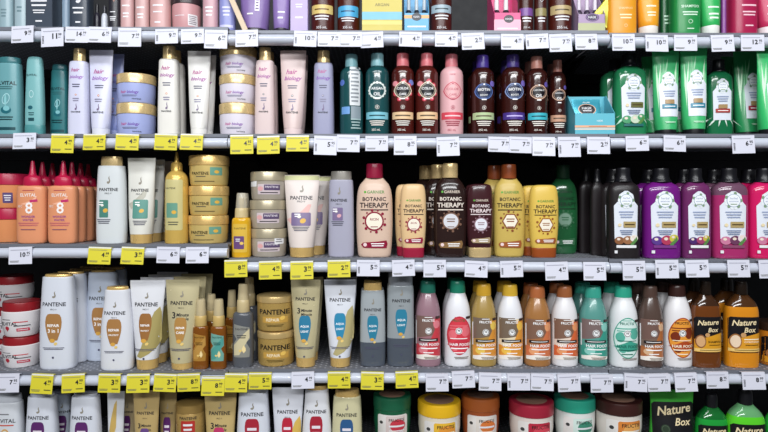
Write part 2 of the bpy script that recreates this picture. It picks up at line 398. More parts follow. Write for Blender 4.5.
def D_herb(l1, l2, fruit=('#a07048', '#6a4a30'), bar='#b09a68', white='#dfe4ee', foot='#e8e8ea', leafy=False, red=None, ink='#98a4c2', x0=0., sq=True):
    def d(b):
        lab = 'label'
        b.part(lab)
        pts = [(-.68, -.9), (.68, -.9), (.72, .45), (.5, .62), (.42, .9), (.1, 1.05), (-.1, 1.05), (-.42, .9), (-.5, .62), (-.72, .45)]
        if leafy:
            for i in range(5): b.P([(0, 0), (.12, .3), (.04, 1), (-.08, .4)], '#d6f0dc', dx=x0-.5+.25*i, dz=.26-.02*(i % 2), sx=1.6*(i-2)*.3 or .6, sz=-.13)
            pts = [(x*.9, z if z > 0 else z*.6) for x, z in pts]
        b.P(pts, white, lab, dx=x0, dz=.46, sz=.27)
        r = .4*b.hw/b.H
        for i in range(14): b.E(x0+.42*cos(i*pi/7), .64+.42*sin(i*pi/7)*b.hw/b.H, .17, '#e8eef0' if i % 3 else '#7f9a78', 1.2, part=lab, n=8)
        b.E(x0, .64, .76, '#8fa4bc', 1, part=lab); b.E(x0, .64, .7, '#eef2f6', 1, part=lab)
        b.T('herbal', x0, .665, .42, ink, .5, part=lab); b.T('essences', x0, .63, .5, ink, .5, part=lab); b.L(x0, .6, .36, .02, 1, '#7f9a78', part=lab)
        b.L(x0, .485, .9, .085, 3, ink, lab)
        if red:
            b.R(x0, .39, .7, .05, '#a88a60', lab); b.R(x0, .335, 1.1, .05, red, lab); b.L(x0, .335, .8, .02, 1, '#ffffff', lab)
        else:
            b.R(x0+.2, .375, .76, .065, bar, lab); b.L(x0+.2, .375, .6, .03, 1, '#4a3a20', lab); b.E(x0-.4, .37, .2, '#e8d8b0', 1, part=lab)
            b.L(x0, .29, .8, .06, 3, '#7a88a8', lab)
            for i, (x, z, w) in enumerate(((-.42, .2, .56), (.08, .205, .6), (.46, .225, .5))): b.E(x0+x, z, w, fruit[i % len(fruit)], .85, part=lab); b.E(x0+x-.05, z+.015, w*.35, '#e8d8c8', .8, part=lab)
            for i in range(4): b.P(LEAF, '#5a8a4a', lab, dx=x0+.6-.1*i, dz=.215-.02*i, sx=.22, sz=.03)
            b.R(x0, .135, 1.2, .03, foot, lab)
        if sq: b.R(-.62, .075, .16, .032, '#e8e8ec', lab)
    return d
def D_fru(patch, fruit, fruit2, panel=None, ink='#ffffff', white=False, word='HAIR FOOD', wink='#ffffff', top='FRUCTIS', leaf='#5a9a3a', ix=None):
    def d(b):
        lab = 'label'; b.part(lab)
        if panel: b.R(0, .34, 1.84, .5, panel, lab)
        if white:
            b.E(.04, .37, 1.8, fruit, 1.6, part=lab, n=36); b.E(.5, .42, .66, fruit2, 1.2, part=lab); b.E(-.45, .38, .6, fruit2, 1.2, part=lab); b.E(-.3, .22, .5, fruit2, .8, part=lab); b.L(0, .47, 1.5, .06, 2, fruit2, lab)
            b.P([(-.85, 0), (.2, .25), (.85, .1), (.85, -.15), (0, -.2)], patch, lab, dz=.26, sz=.3)
            b.E(.04, .37, 1.8, patch, 1.6, part=lab, n=36, inner=.95)
        else:
            b.P([(-.9, -1), (.5, -.7), (.62, .2), (.2, 1), (-.9, 1)], patch, lab, dz=.47, sz=.13)
            b.P([(.92, 1), (.3, .8), (.5, .2), (.1, -.5), (.3, -1), (.92, -1)], fruit, lab, dz=.4, sz=.19)
            b.E(.62, .5, .5, fruit2, 1.25, part=lab); b.P([(-.92, -1), (.92, -1), (.92, .6), (.3, 1), (-.5, .4), (-.92, .6)], fruit, lab, dz=.21, sz=.1)
            b.E(-.42, .2, .7, fruit2, .8, part=lab); b.P([(-.92, -.3), (-.2, .1), (.92, -.5), (.92, -1), (-.92, -1)], '#f2ece4', lab, dz=.15, sz=.06)
        b.L(0, .585, .6, .016, 1, ink if not white else patch, lab); b.T(top, 0, .548, .95, ink if not white else (ix or patch), .9, part=lab)
        b.E(0, .425, .5, '#ffffff', 1, part=lab); b.E(0, .425, .44, '#2a2a2e', 1, part=lab); b.E(0, .425, .36, '#f4f4f4', 1, part=lab); b.T('98', 0, .43, .2, '#2a2a2e', .8, part=lab)
        if not white: b.R(0, .318, 1.5, .035, '#2b2422', lab); b.L(0, .318, 1.2, .016, 1, '#ffffff', lab)
        else: b.L(0, .335, 1.3, .02, 1, wink, lab)
        b.T(word, .08, .265, 1.5, wink, 1., part=lab, hmax=.04); b.L(.05, .22, 1.3, .03, 1, wink, lab)
        b.L(0, .17, .8, .025, 1, wink, lab); b.R(.72, .58, .36, .03, '#3a2a28', lab); b.L(.2, .11, 1.1, .03, 2, '#7a6a5a', lab)
        b.R(-.93, .4, .05, .28, '#f2f2f2', lab)
    return d
def D_nb(yel, nut, nutin, word='SHAMPOO', q=0.):
    def d(b):
        lab = 'label'; b.part(lab)
        b.R(0, .385+q, 1.88, .42, '#17161a', lab)
        b.P([(-.93, -1), (.93, -1), (.93, .95), (.45, .8), (-.1, .55), (-.93, .25)], yel, lab, dz=.3+q, sz=.115)
        b.P([(-.93, -1), (.93, -1), (.93, 0), (-.93, 0)], '#ecc878', lab, dz=.225+q, sz=.035); b.L(.1, .207+q, 1.5, .02, 1, '#7a5a20', lab)
        b.T('Nature', -.08, .53+q, 1.42, '#efdcb0', 1., .28, part=lab, rot=.06); b.T('Box', .24, .445+q, .74, '#efdcb0', 1., .28, part=lab, rot=.05)
        b.E(-.58, .31+q, .66, nut, 1.4, part=lab); b.E(-.58, .31+q, .54, nutin, 1.4, part=lab); b.E(-.16, .385+q, .32, '#c89a68', .9, part=lab)
        b.L(.35, .335+q, .95, .025, 1, '#fff4d8' if word != 'SHAMPOO' else yel, lab); b.T(word, .35, .305+q, .95, '#4a3510' if word == 'SHAMPOO' else '#fff0d0', .8, part=lab, hmax=.035)
        b.L(.35, .268+q, .8, .02, 1, '#6a4a10', lab)
    return d
LX, LP1, LP2, WS = 2.8, 36, 80, .09
# ------------------------------------------------------------------ shelves
LIP = {1: (27.5, 31, 33.5), 2: (134.5, 134.5, 134.5), 3: (244.5, 258.5, 259.5), 4: (372, 369.5, 370.5), 5: (488, 488, 488)}
BAYX = (-200, 228.5, 608.5, 970)
ROWN = {1: 'top shelf', 2: 'second shelf', 3: 'third shelf', 4: 'fourth shelf', 5: 'bottom shelf'}
def bay(x): return 0 if x < BAYX[1] else (1 if x < BAYX[2] else 2)
def shelf_z(row, b): return wz(LIP[row][b])
def steel():
    m = bpy.data.materials.new('perforated_steel'); m.use_nodes = True; nt = m.node_tree; p = nt.nodes['Principled BSDF']
    tc = nt.nodes.new('ShaderNodeTexCoord'); br = nt.nodes.new('ShaderNodeTexBrick')
    br.inputs['Scale'].default_value = 1; br.inputs['Brick Width'].default_value = .024; br.inputs['Row Height'].default_value = .009; br.inputs['Mortar Size'].default_value = .0022
    br.inputs['Color1'].default_value = lin('#33343a'); br.inputs['Color2'].default_value = lin('#393a41'); br.inputs['Mortar'].default_value = lin('#a4a7b0')
    nt.links.new(tc.outputs['Object'], br.inputs['Vector']); nt.links.new(br.outputs['Color'], p.inputs['Base Color'])
    p.inputs['Roughness'].default_value = .5; p.inputs['Metallic'].default_value = .2; return m
STEEL = steel(); DARK = M('#1b1c20', .55); RAIL = M('#c6cbd8', .3, 0, 1., .3); EDGE = M('#72757e', .4, .2)
BAYN = ('left', 'middle', 'right')
for row in range(1, 6):
    for k in range(3):
        x0, x1 = wx(BAYX[k])+.0012, wx(BAYX[k+1])-.0012; z = shelf_z(row, k)
        cx = (x0+x1)/2; hx = (x1-x0)/2
        b = B(1, 1, 'shelf')
        b.prism('deck', STEEL, [(.004, 0), (.45, 0), (.45, -.004), (.004, -.004)], -hx, hx)
        b.prism('deck', DARK, [(.01, -.0042), (.03, -.0042), (.03, -.017), (.01, -.017)], -hx, hx)
        b.prism('deck', DARK, [(.42, -.0042), (.449, -.0042), (.449, -.03), (.42, -.03)], -hx, hx)
        b.prism('front_lip', EDGE, [(0, .0015), (.004, .0015), (.01, -.0035), (.01, -.006), (0, -.006)], -hx, hx)
        n = 14; yz = [(.009, -.0075)]+[(.002-.0135*sin(pi*i/n), -.0075-.0118*(1-cos(pi*i/n))) for i in range(n+1)]+[(.009, -.0311)]
        b.prism('price_rail', RAIL, yz[::-1], -hx, hx)
        for sx, bn in ((-hx+.004, 'bracket'), (hx-.012, 'bracket.')):
            b.prism(bn, DARK, [(.19, -.005), (.449, -.005), (.449, -.055), (.4, -.055)], sx, sx+.008)
        w = {1: 'top', 2: 'second', 3: 'third', 4: 'fourth', 5: 'bottom'}[row]
        put(b, (cx, 0, z), 0, f'{w} dark steel shelf of the {BAYN[k]} bay with pale price rail', 'shelf', 'shelves of the display unit')
# ------------------------------------------------------------------ the products
ITEMS = []
NTH = ('', 'second', 'third', 'fourth', 'fifth')
def A(row, x0, x1, yt, fn, body, cap, dec, nick, cat='shampoo', rear=0, yf=.018, rot=0., group=None, gap=.003, base=None, tagme=True, z0=None, k=.7, rdx=0., **kw):
    xc = (x0+x1)/2; by = bay(xc); cy = yf+k*(x1-x0)*S/2
    zb = shelf_z(row, by)+.0004 if z0 is None else z0
    W = (x1-x0)*S*(D+cy)/D*.975; H = wz(yt, cy)-zb
    if rot: gap += abs(rot)*.0016; W *= .985
    b = fn(W, H, body, cap, dec, **kw)
    if group is None and rear: group = nick+' column'
    cy = yf+b.ry; X = wx(xc, cy); lab = nick+', '+ROWN[row]
    for i in range(rear+1):
        put(b, (X+random.uniform(-.0015, .0015)*(i > 0)+i*rdx, cy+i*(2*b.ry+gap), zb), radians(rot)+random.uniform(-.03, .03), (lab+', front of its column' if rear else lab) if i == 0 else f'{lab}, {NTH[i]} back in its column', cat, group)
    if tagme: ITEMS.append((row, xc, nick))
    return b, zb+H
def AS(row, x0, x1, yts, fn, body, cap, decs, nick, cat, yf=.018, rear=0, group=None, jit=2, tagme=True, **kw):
    """a stack: yts from the top one down; each jar a thing"""
    n = len(yts); xc = (x0+x1)/2; cy = yf+(x1-x0)*S/2; zb = shelf_z(row, bay(xc))+.0004
    names = {1: ('',), 2: ('top of two', 'bottom of two'), 3: ('top of three', 'middle of three', 'bottom of three')}[n]
    W = (x1-x0)*S*(D+cy)/D*.975
    for i in reversed(range(n)):
        top = wz(yts[i], cy); b = fn(W, top-zb-.0004, body, cap, decs[i])
        for q in range(rear+1):
            put(b, (wx(xc, yf+b.ry)+random.uniform(-.001, .001), yf+b.ry+q*(2*b.ry+.004), zb), radians(random.uniform(-jit, jit)), f'{nick}, {names[i]}, {ROWN[row]}'+(', second column back' if q else ''), cat, group or nick+' stack')
        zb = top
    if tagme: ITEMS.append((row, xc, nick))
def low(*ops):
    """print on the foot of a bottle"""
    def d(b):
        for o in ops:
            k = o[0]
            if k == 'T': b.T(o[1], o[2], o[3], o[4], o[5], o[6] if len(o) > 6 else .4)
            elif k == 'R': b.R(*o[1:])
            elif k == 'L': b.L(*o[1:])
            elif k == 'E': b.E(*o[1:])
            elif k == 'P': b.P(*o[1:])
    return d
W_ = '#e8e8ec'
# ---- top shelf: only the lower parts show
T1 = -62
A(1, 0, 14.5, T1, plain, '#93acb4', '#93acb4', low(('L', 0, .18, .8, .1, 3, '#6f8890')), 'narrow silvery blue bottle at far left', rot=0)
A(1, 15.5, 30, T1, plain, '#9fb4bc', '#9fb4bc', low(('L', 0, .22, .7, .08, 2, '#6f8890')), 'silvery blue bottle beside slate carton', rot=0)
A(1, 31, 58, T1, carton, '#3e4754', None, low(('L', 0, .3, 1.2, .035, 1, W_), ('L', 0, .255, 1.1, .04, 1, W_), ('L', 0, .19, .9, .05, 2, W_), ('L', 0, .09, .5, .035, 1, W_)), 'wide slate carton with white lettering', dp=.045)
A(1, 60, 71, T1, plain, '#8fa6bc', '#8fa6bc', None, 'blue silver bottle between two slate packs', rot=0, yf=.06)
A(1, 72, 92, T1, plain, '#39424f', '#39424f', low(('P', SWOOSH, W_, None, 0, .33, .5, .05), ('L', 0, .23, 1.1, .035, 1, W_), ('L', 0, .18, .9, .04, 1, W_), ('L', 0, .08, .5, .035, 1, W_)), 'slate bottle with white logo', ex=4)
A(1, 94, 100.5, 4, mini, '#2c2a36', '#1c1b22', None, 'tiny dark bottle right of slate bottle', 'hair oil', yf=.05)
A(1, 101.5, 108, 6, mini, '#c8ccd6', '#2a2a33', None, 'tiny pale bottle with black cap', 'hair oil', yf=.03)
A(1, 109, 120.5, -20, plain, '#26252d', '#1c1b22', low(('P', LEAF, '#8a5a48', None, .2, .6, .6, .06), ('L', 0, .35, .9, .035, 1, W_), ('L', 0, .22, 1.1, .1, 3, W_)), 'short black bottle beside pale pink bottles', 'hair oil')
A(1, 121, 134.5, T1, plain, '#c79e9d', '#c79e9d', low(('L', 0, .26, 1.1, .035, 1, W_), ('L', 0, .16, .9, .07, 2, W_)), 'left pale pink bottle of a pair', yf=.02)
A(1, 135.5, 149.5, T1, plain, '#c9a19f', '#c9a19f', low(('L', 0, .24, 1.1, .035, 1, W_), ('L', 0, .15, .9, .07, 2, W_)), 'right pale pink bottle of a pair', yf=.02)
A(1, 150.5, 171, T1, plain, '#cda19f', '#cda19f', low(('L', 0, .26, 1, .035, 1, W_), ('L', 0, .19, .9, .03, 1, W_), ('L', 0, .08, .6, .035, 1, W_)), 'wider pale pink bottle before pink tub', yf=.018)
A(1, 172, 202, -2, jar, '#c99598', '#33272b', low(('L', -.2, .42, .7, .035, 1, W_), ('R', .62, .3, .5, .32, '#e6e2e4'), ('L', .62, .3, .4, .26, 5, '#8a8088')), 'pink tub with dark lid', 'hair mask', zl=.78)
A(1, 203, 218.5, T1, plain, '#c49aa2', '#c49aa2', low(('L', 0, .2, 1, .12, 3, W_)), 'mauve pink bottle beside tub', yf=.02)
A(1, 219.5, 236, T1, plain, '#8b90c8', '#8b90c8', low(('L', 0, .2, 1, .12, 3, '#d8d8f4'), ('R', 0, .04, 1.6, .03, '#c8c8ec')), 'periwinkle blue bottle', yf=.02)
A(1, 240, 271, T1, standcap, '#8169a2', '#2b2433', low(('R', .25, .3, .3, .14, '#e6dff0'), ('L', .25, .3, .2, .12, 4, '#5a4a78'), ('L', -.2, .2, .4, .035, 1, W_)), 'violet tube with dark cap', 'conditioner', zc=.06)
A(1, 272.5, 290.5, T1, standcap, '#8870ac', '#2b2433', low(('L', .1, .22, .8, .035, 1, W_), ('L', 0, .16, .6, .04, 1, W_)), 'narrower violet tube beside lavender carton', 'conditioner', zc=.06)
A(1, 291.5, 309, T1, carton, '#b3a1d2', None, low(('L', 0, .16, .9, .035, 1, W_), ('L', 0, .28, .8, .05, 2, W_)), 'lavender carton', dp=.035)
HR = '#481710'
A(1, 311, 335, T1, hask, HR, '#c8a050', low(('R', 0, .245, 1.8, .09, '#d9bf74'), ('L', 0, .245, 1.2, .03, 1, '#6a4a20'), ('L', 0, .16, 1.2, .06, 2, W_), ('T', '355 mL', 0, .06, .9, W_, 0), ('E', 0, .36, .4, W_, 1, None, 20, .8)), 'dark red bottle with mustard band')
A(1, 337, 360, T1, hask, HR, '#4aa0cc', low(('R', 0, .225, 1.8, .11, '#4aa6d6'), ('L', 0, .225, 1.2, .03, 1, '#1d4a6a'), ('L', 0, .14, 1.2, .05, 2, W_), ('T', '355 mL', 0, .06, .9, W_, 0), ('E', 0, .36, .4, W_, 1, None, 20, .8)), 'dark red bottle with sky blue band')
A(1, 362, 402, -40, carton, '#c9b848', None, low(('R', 0, .22, 2, .1, '#6fb6cc'), ('R', 0, .13, 2, .05, '#d9cc6a'), ('T', 'ARGAN', 0, .36, .7, '#6a5a10'), ('E', .1, .6, .8, '#2f6a86', .7), ('P', [(-1, 0), (1, .3), (1, .42), (-1, .12)], '#e2d67a', None, 0, .45, .98, .4)), 'mustard yellow display carton', 'carton', dp=.07)
tb, _ = A(1, 403.5, 428.5, -18, tray, '#5aa9d6', None, low(('R', 0, .3, 2, .06, '#e8a860'), ('E', 0, .3, .8, '#1f2430', .8), ('T', 'HASK', 0, .3, .5, W_), ('L', 0, .12, 1.5, .06, 1, W_)), 'blue counter box holding little dark bottles', 'display box', dp=.07, hf=.37)
A(1, 429.5, 452, T1, hask, '#461a14', '#8aa6b8', low(('R', 0, .25, 1.8, .08, '#9fb4c0'), ('L', 0, .25, 1.2, .03, 1, '#33424a'), ('L', 0, .165, 1.2, .06, 2, W_), ('T', '355 mL', 0, .06, .9, W_, 0), ('E', 0, .36, .4, W_, 1, None, 20, .8)), 'dark red bottle with grey blue band')
A(1, 490, 517, -20, tray, '#d8407f', None, low(('R', 0, .14, 2, .2, '#e4a8bc'), ('E', .1, .25, .75, '#2a1c2a', .8), ('T', 'HASK', .1, .25, .5, W_), ('L', 0, .08, 1.5, .05, 1, W_)), 'magenta counter box holding little bottles', 'display box', dp=.09, hf=.36)
A(1, 517.5, 533, T1, hask, '#3f140f', '#6a4a8a', low(('R', 0, .22, 1.8, .08, '#7a4f96'), ('L', 0, .14, 1.2, .06, 2, W_), ('T', '355 mL', 0, .06, .9, W_, 0), ('E', 0, .42, 1.2, '#e8dcc0', 1, None, 20, .9)), 'dark red bottle with violet band')
A(1, 534, 546.5, T1, hask, '#3f140f', '#8a7a4a', low(('R', 0, .22, 1.8, .08, '#8f8456'), ('L', 0, .14, 1.2, .06, 2, W_), ('E', 0, .34, .5, W_, 1, None, 20, .8)), 'slim dark red bottle with olive band')
A(1, 547.5, 571.5, T1, hask, '#48170f', '#b8a070', low(('R', 0, .24, 1.8, .09, '#b8a274'), ('L', 0, .24, 1.2, .03, 1, '#4a3a20'), ('L', 0, .155, 1.2, .06, 2, W_), ('T', '355 mL', 0, .06, .9, W_, 0), ('E', 0, .36, .4, W_, 1, None, 20, .8)), 'dark red bottle with tan band')
A(1, 572.5, 600, -16, tray, '#a78fb0', None, low(('R', 0, .1, 2, .18, '#b4b88a'), ('E', .05, .3, 1., '#3a2a4a', .62), ('E', .05, .3, .9, '#8a6aa0', .62, None, 20, .85), ('T', 'HASK', .05, .3, .6, W_)), 'mauve counter box holding little bottles', 'display box', dp=.07, hf=.36)
A(1, 604, 635, T1, plain, '#e39b26', '#e39b26', low(('T', 'SHAMPOO', .1, .27, .9, '#fbe7b8', 0), ('L', .1, .19, .8, .06, 2, '#fbe7b8'), ('E', .1, .1, .2, '#fbe7b8', 1, None, 20, .8)), 'golden orange shampoo bottle', ex=3)
A(1, 637, 659, T1, tube, '#eba128', '#e9e3dc', low(('L', 0, .3, .9, .035, 1, '#fdeccb'), ('L', 0, .22, .8, .06, 2, '#fdeccb')), 'golden orange tube with white cap', 'conditioner', z=.105, r=.88)
A(1, 660, 669.5, T1, plain, '#1d5a32', '#1d5a32', low(('L', 0, .2, 1, .1, 3, '#bfe0c8')), 'dark green bottle set back behind neighbours', yf=.06)
A(1, 670, 698.5, T1, plain, '#1f8a45', '#1f8a45', low(('T', 'SHAMPOO', .05, .29, 1.25, '#d6f0dc', .6), ('L', .05, .22, 1.1, .05, 2, '#d6f0dc'), ('E', .05, .14, .3, '#d6f0dc', 1, None, 20, .8), ('L', .05, .07, .5, .02, 1, '#d6f0dc')), 'emerald green shampoo bottle', ex=3)
A(1, 700, 720, T1, tube, '#32b05c', '#e6e8e4', low(('L', 0, .29, 1.1, .035, 1, '#e2f6e6'), ('L', 0, .2, 1, .08, 2, '#e2f6e6')), 'light green tube with white cap', 'conditioner', z=.11, r=.88)
A(1, 721, 727, T1, plain, '#8a4a96', '#8a4a96', None, 'sliver of purple bottle beside crimson bottle', yf=.05)
A(1, 727.5, 755, T1, plain, '#a81d4c', '#a81d4c', low(('L', .1, .3, 1.1, .035, 1, '#f2c8d4'), ('L', .1, .22, 1., .06, 2, '#f2c8d4'), ('L', .1, .1, .6, .03, 1, '#f2c8d4')), 'crimson shampoo bottle', ex=3)
A(1, 756, 780, T1, tube, '#c0305c', '#eadfe2', low(('L', 0, .3, 1., .035, 1, '#f6d8e0'), ('L', 0, .2, 1, .08, 2, '#f6d8e0')), 'crimson tube with white cap at far right', 'conditioner', z=.1, r=.88)
for (bx, x0, n, col, cp, w) in (('blue', 405, 3, '#1e2530', '#b9c4cc', 7.4), ('magenta', 492, 2, '#3a2230', '#e6e2e6', 9), ('mauve', 575, 3, '#3a3044', '#d8d0dc', 7.6)):
    b = mini(w*S*1.0, .09, col, cp, low(('R', 0, .36, 1.7, .4, '#d9d9de'), ('L', 0, .36, 1.2, .3, 3, '#4a4a55')))
    for i in range(n):
        yy = .018+.04; put(b, (wx(x0+w*.5+i*(w+.4), yy), yy, shelf_z(1, 1)+.0018), 0, f'{NTH[i] if i else "first"} little dark bottle in the {bx} counter box, from the left', 'hair oil', f'little bottles in the {bx} box')
b = sachet(26*S, .12, M('#b9b43c', .25, .3), None, low(('E', 0, .5, 1., '#d8d070', .8)))
o = put(b, (wx(599, .05), .034, wz(24, .034)), 0, 'yellow green sachet leaning over the mauve counter box', 'hair mask'); o.rotation_euler = (0, radians(38), 0)
b = carton(.012, .13, '#cbb496', None, None, dp=.012)
o = put(b, (wx(246, .0095), .0095, shelf_z(1, 1)+.002), 0, 'thin beige carton leaning to the left beside the violet tube', 'carton'); o.rotation_euler = (0, radians(-24), 0)
# ---- second shelf
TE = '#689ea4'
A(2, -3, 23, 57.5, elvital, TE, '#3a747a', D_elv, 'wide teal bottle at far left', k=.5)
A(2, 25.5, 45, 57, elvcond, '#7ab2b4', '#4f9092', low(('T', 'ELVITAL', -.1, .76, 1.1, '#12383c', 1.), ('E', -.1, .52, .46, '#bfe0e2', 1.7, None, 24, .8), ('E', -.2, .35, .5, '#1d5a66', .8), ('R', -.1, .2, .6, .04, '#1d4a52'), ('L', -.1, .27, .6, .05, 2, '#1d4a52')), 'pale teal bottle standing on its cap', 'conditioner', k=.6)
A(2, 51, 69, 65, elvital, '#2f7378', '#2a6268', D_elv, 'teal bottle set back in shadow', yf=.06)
A(2, 69.5, 90, 49, hairbio, '#cfd0e6', PGOLD, D_hb('#9a62b8'), 'lavender white bottle with gold cap', k=.8)
A(2, 89, 113.5, 50, tube, '#d2d3e8', '#dadbe8', D_hb('#9a62b8'), 'lavender white tube', 'conditioner', rear=0, z=.085, r=.72)
A(2, 106, 124.5, 54, tube, '#8f9bd0', '#a8b2dc', D_hb('#6a4aa0'), 'periwinkle tube half hidden by white tube', 'conditioner', yf=.062, z=.085, r=.72)
AS(2, 118, 156, (76, 105), jar, '#a3addc', PGOLD, [D_hbjar('#7a4ab0'), D_hbjar('#7a4ab0')], 'periwinkle jar with gold lid', 'hair mask')
A(2, 158.5, 180, 46.5, hairbio, '#e3e0da', PGOLD, D_hb('#a0409a'), 'white bottle with gold cap', rear=1, k=.8)
A(2, 187.5, 211, 51, tube, '#e2e0dc', '#e8e6e2', D_hb('#a0409a'), 'white tube with tapering foot', 'conditioner', rear=1, z=.085, r=.72)
AS(2, 219.5, 257, (49, 77, 105), jar, '#dcd6e2', PGOLD, [D_hbjar(), D_hbjar(), D_hbjar()], 'white jar with gold lid', 'hair mask', yf=.02)
A(2, 255, 275.5, 48, hairbio, '#d9c5c4', PGOLD, D_hb('#a0409a', '#3a3a4a'), 'blush pink bottle with gold cap', rear=1, k=.8)
A(2, 280, 306.5, 50.5, tube, '#d6c0bd', '#e2cccb', D_hb('#a0409a', '#3a3a4a'), 'blush pink tube', 'conditioner', rear=1, z=.085, r=.72)
A(2, 313, 334.5, 51, hairbio, '#9b9cb8', PGOLD, D_hb('#7a3fa8', '#4a3a6a'), 'grey lavender bottle with gold cap', rear=0, k=.8)
HT = M('#1b4a4d', .18, 0, 1, .5); HRD = M('#4c1814', .18, 0, 1, .5); HBR = M('#35130f', .18, 0, 1, .5)
A(2, 339.5, 363.5, 55, hask, HT, '#9ad2da', D_haskback, 'dark teal bottle turned to show its back', rot=0, k=1)
A(2, 365, 389.5, 54, hask, HT, '#9ad2da', D_hask('ring', '#7cc0d0', 'ARGAN', 'OIL', bandink='#1d4a52', edge='#dfe8e2', badge='#124448'), 'dark teal bottle with scalloped ring', rear=0, k=1)
A(2, 391, 414.5, 54, hask, HRD, '#ee8088', D_hask('diamond', '#e8c498', 'COLOR', 'CARE', sticker='#7a86d0', fl='#c8384a'), 'left coral capped red bottle', rear=1, k=1, group='red bottles with coral caps')
A(2, 415, 438.5, 54, hask, HRD, '#ee8088', D_hask('diamond', '#e8c498', 'COLOR', 'CARE', fl='#c8384a'), 'right coral capped red bottle', rear=1, k=1, group='red bottles with coral caps')
A(2, 439.5, 463.5, 55, hask, '#e0aeb2', '#f08a94', D_hask('diamond', '#d8485a', 'COLOR', 'CARE', ink='#b04458', bandink='#f6d0d4', edge='#c8485e', badge='#e6b2b4', bl='#b8405a'), 'light pink bottle with coral cap', 'conditioner', rear=0, k=1)
A(2, 470.5, 494.5, 56, hask, HBR, '#4a3890', D_hask('hex', '#b4c898', 'BIOTIN', 'BOOST', edge='#5a78b8', badge='#1d2440', sticker='#7a6ac0'), 'brown bottle with purple cap, green band', rear=1, k=1)
A(2, 500.5, 525, 55.5, hask, HBR, '#4a3a86', D_hask('hex', '#4a3488', 'BIOTIN', 'BOOST', bandink='#c8b8f0', edge='#8aa0d0', badge='#1d2440', sticker='#7a6ac0'), 'brown bottle with purple cap, purple band', rear=1, k=1)
A(2, 525.5, 547.5, 57, hask, HBR, '#d08f80', D_hask('oct', '#3fb4c4', 'COCONUT', 'OIL', bandink='#0d4a58', edge='#dcb49a', badge='#171318', sticker='#6a5ab0'), 'brown bottle with copper cap, turquoise band', rear=1, k=1)
A(2, 548.5, 566, 60.5, hask, HBR, '#b07468', D_hask('oct', '#c89a80', 'COCONUT', 'OIL', edge='#dcb49a', badge='#171318', sticker='#6a5ab0'), 'brown bottle with copper cap, copper band', rear=1, k=1, yf=.05)
A(2, 570, 610, 94, tray, '#62b8ca', None, low(('R', 0, .2, 2, .05, '#e8b08a'), ('R', 0, .14, 2, .03, '#e8d8c8'), ('L', .15, .2, .9, .02, 1, '#a0302a'), ('T', 'HASK', .25, .33, .3, '#e6f4f6', .5)), 'low turquoise box holding a sachet', 'display box', dp=.07, hf=.5, yf=.018)
b = sachet(30*S, .092, M('#3f9fb4', .25, .3), None, low(('E', 0, .7, 1.25, '#dcb49a', .68), ('E', 0, .7, 1.12, '#17171c', .68), ('T', 'HASK', 0, .735, .7, W_, .5), ('L', 0, .66, .6, .05, 1, W_), ('T', 'ARGAN', 0, .9, .5, '#e6f4f6', .4)))
put(b, (wx(588.5, .045), .042, shelf_z(2, 1)+.0025), radians(2), 'turquoise sachet with black badge standing in the low turquoise box', 'hair mask', rx=radians(-14))
GR = M('#267f52', .14, 0, 1, .5); BLK = M('#15151a', .3)
def herbleaf(b, x0=0, z=.235, col='#cfeedb', n=5, l=.13):
    for i in range(n):
        a = (i-(n-1)/2)*.34; X = x0+a*1.15
        b.P([(0, 0), (.07+a*.5, -.45), (.02+a*1.2, -1), (-.07+a*.6, -.45)], col, None, X*.8, z, .9, l)
def D_hg(l1='ALOE', l2='BAMBOO', red=None, leaf='#cfeedb', x0=0):
    d0 = D_herb(l1, l2, fruit=('#4a9a6a', '#c8d8c0'), bar='#6a6a3a', sq=False, red=red, x0=x0, foot='#2a6a6a')
    def d(b): herbleaf(b, x0, .25, leaf, 6, .12); d0(b)
    return d
A(2, 612.5, 646, 54.5, herbal, GR, BLK, D_hg(), 'big green bottle with black cap', rear=1, rdx=-.012, k=.6, yf=.045)
def D_ht(red='#2f7f9a', x0=.1):
    def d(b):
        for i, (x, z, lx, lz) in enumerate(((-.7, .3, -.1, .6), (-.55, .25, .2, .62), (-.75, .45, .3, .45), (-.3, .3, .1, .66), (.5, .35, .3, .5), (.75, .3, .1, .5), (.55, .62, .3, .3), (-.2, .7, .35, .26))):
            b.P([(x, z), (x+lx*.5+.07, z+lz*.5), (x+lx, z+lz*.98), (x+lx*.5-.07, z+lz*.5)], '#9fdcb0' if i % 2 else '#c4ecc8', None, 0, 0, .93, .96)
        d0 = D_herb('ALOE', 'BAMBOO', sq=False, red=red, x0=x0); d0(b); b.L(x0, .15, .8, .02, 2, '#d6f0dc')
    return d
A(2, 652, 679, 50.5, tube, '#3cb06c', BLK, D_ht(), 'bright green tube with blue stripe', 'conditioner', rear=1, z=.07, r=.78, yf=.016, rot=-4)
A(2, 680, 707, 47.5, tube, '#40b670', BLK, D_ht(), 'taller bright green tube, blue stripe', 'conditioner', rear=1, z=.075, r=.8, yf=.016, rot=-5)
A(2, 705.5, 731.5, 60, herbal, M('#176a42', .18, 0, 1, .4), BLK, D_hg('ARGAN', 'REPAIR', '#a83a34', '#d8e6dc', 0), 'dark green bottle with red stripe', rear=0, yf=.06, k=.6)
A(2, 733, 760.5, 51, tube, '#2a8f56', BLK, D_ht('#a02a40', .3), 'deep green tube with red stripe', 'conditioner', rear=1, z=.07, r=.78, yf=.068)
A(2, 756, 785, 49, tube, '#39c06e', BLK, D_ht('#b02a44', .2), 'bright green tube cut off at right', 'conditioner', rear=0, z=.07, r=.78, yf=.003)
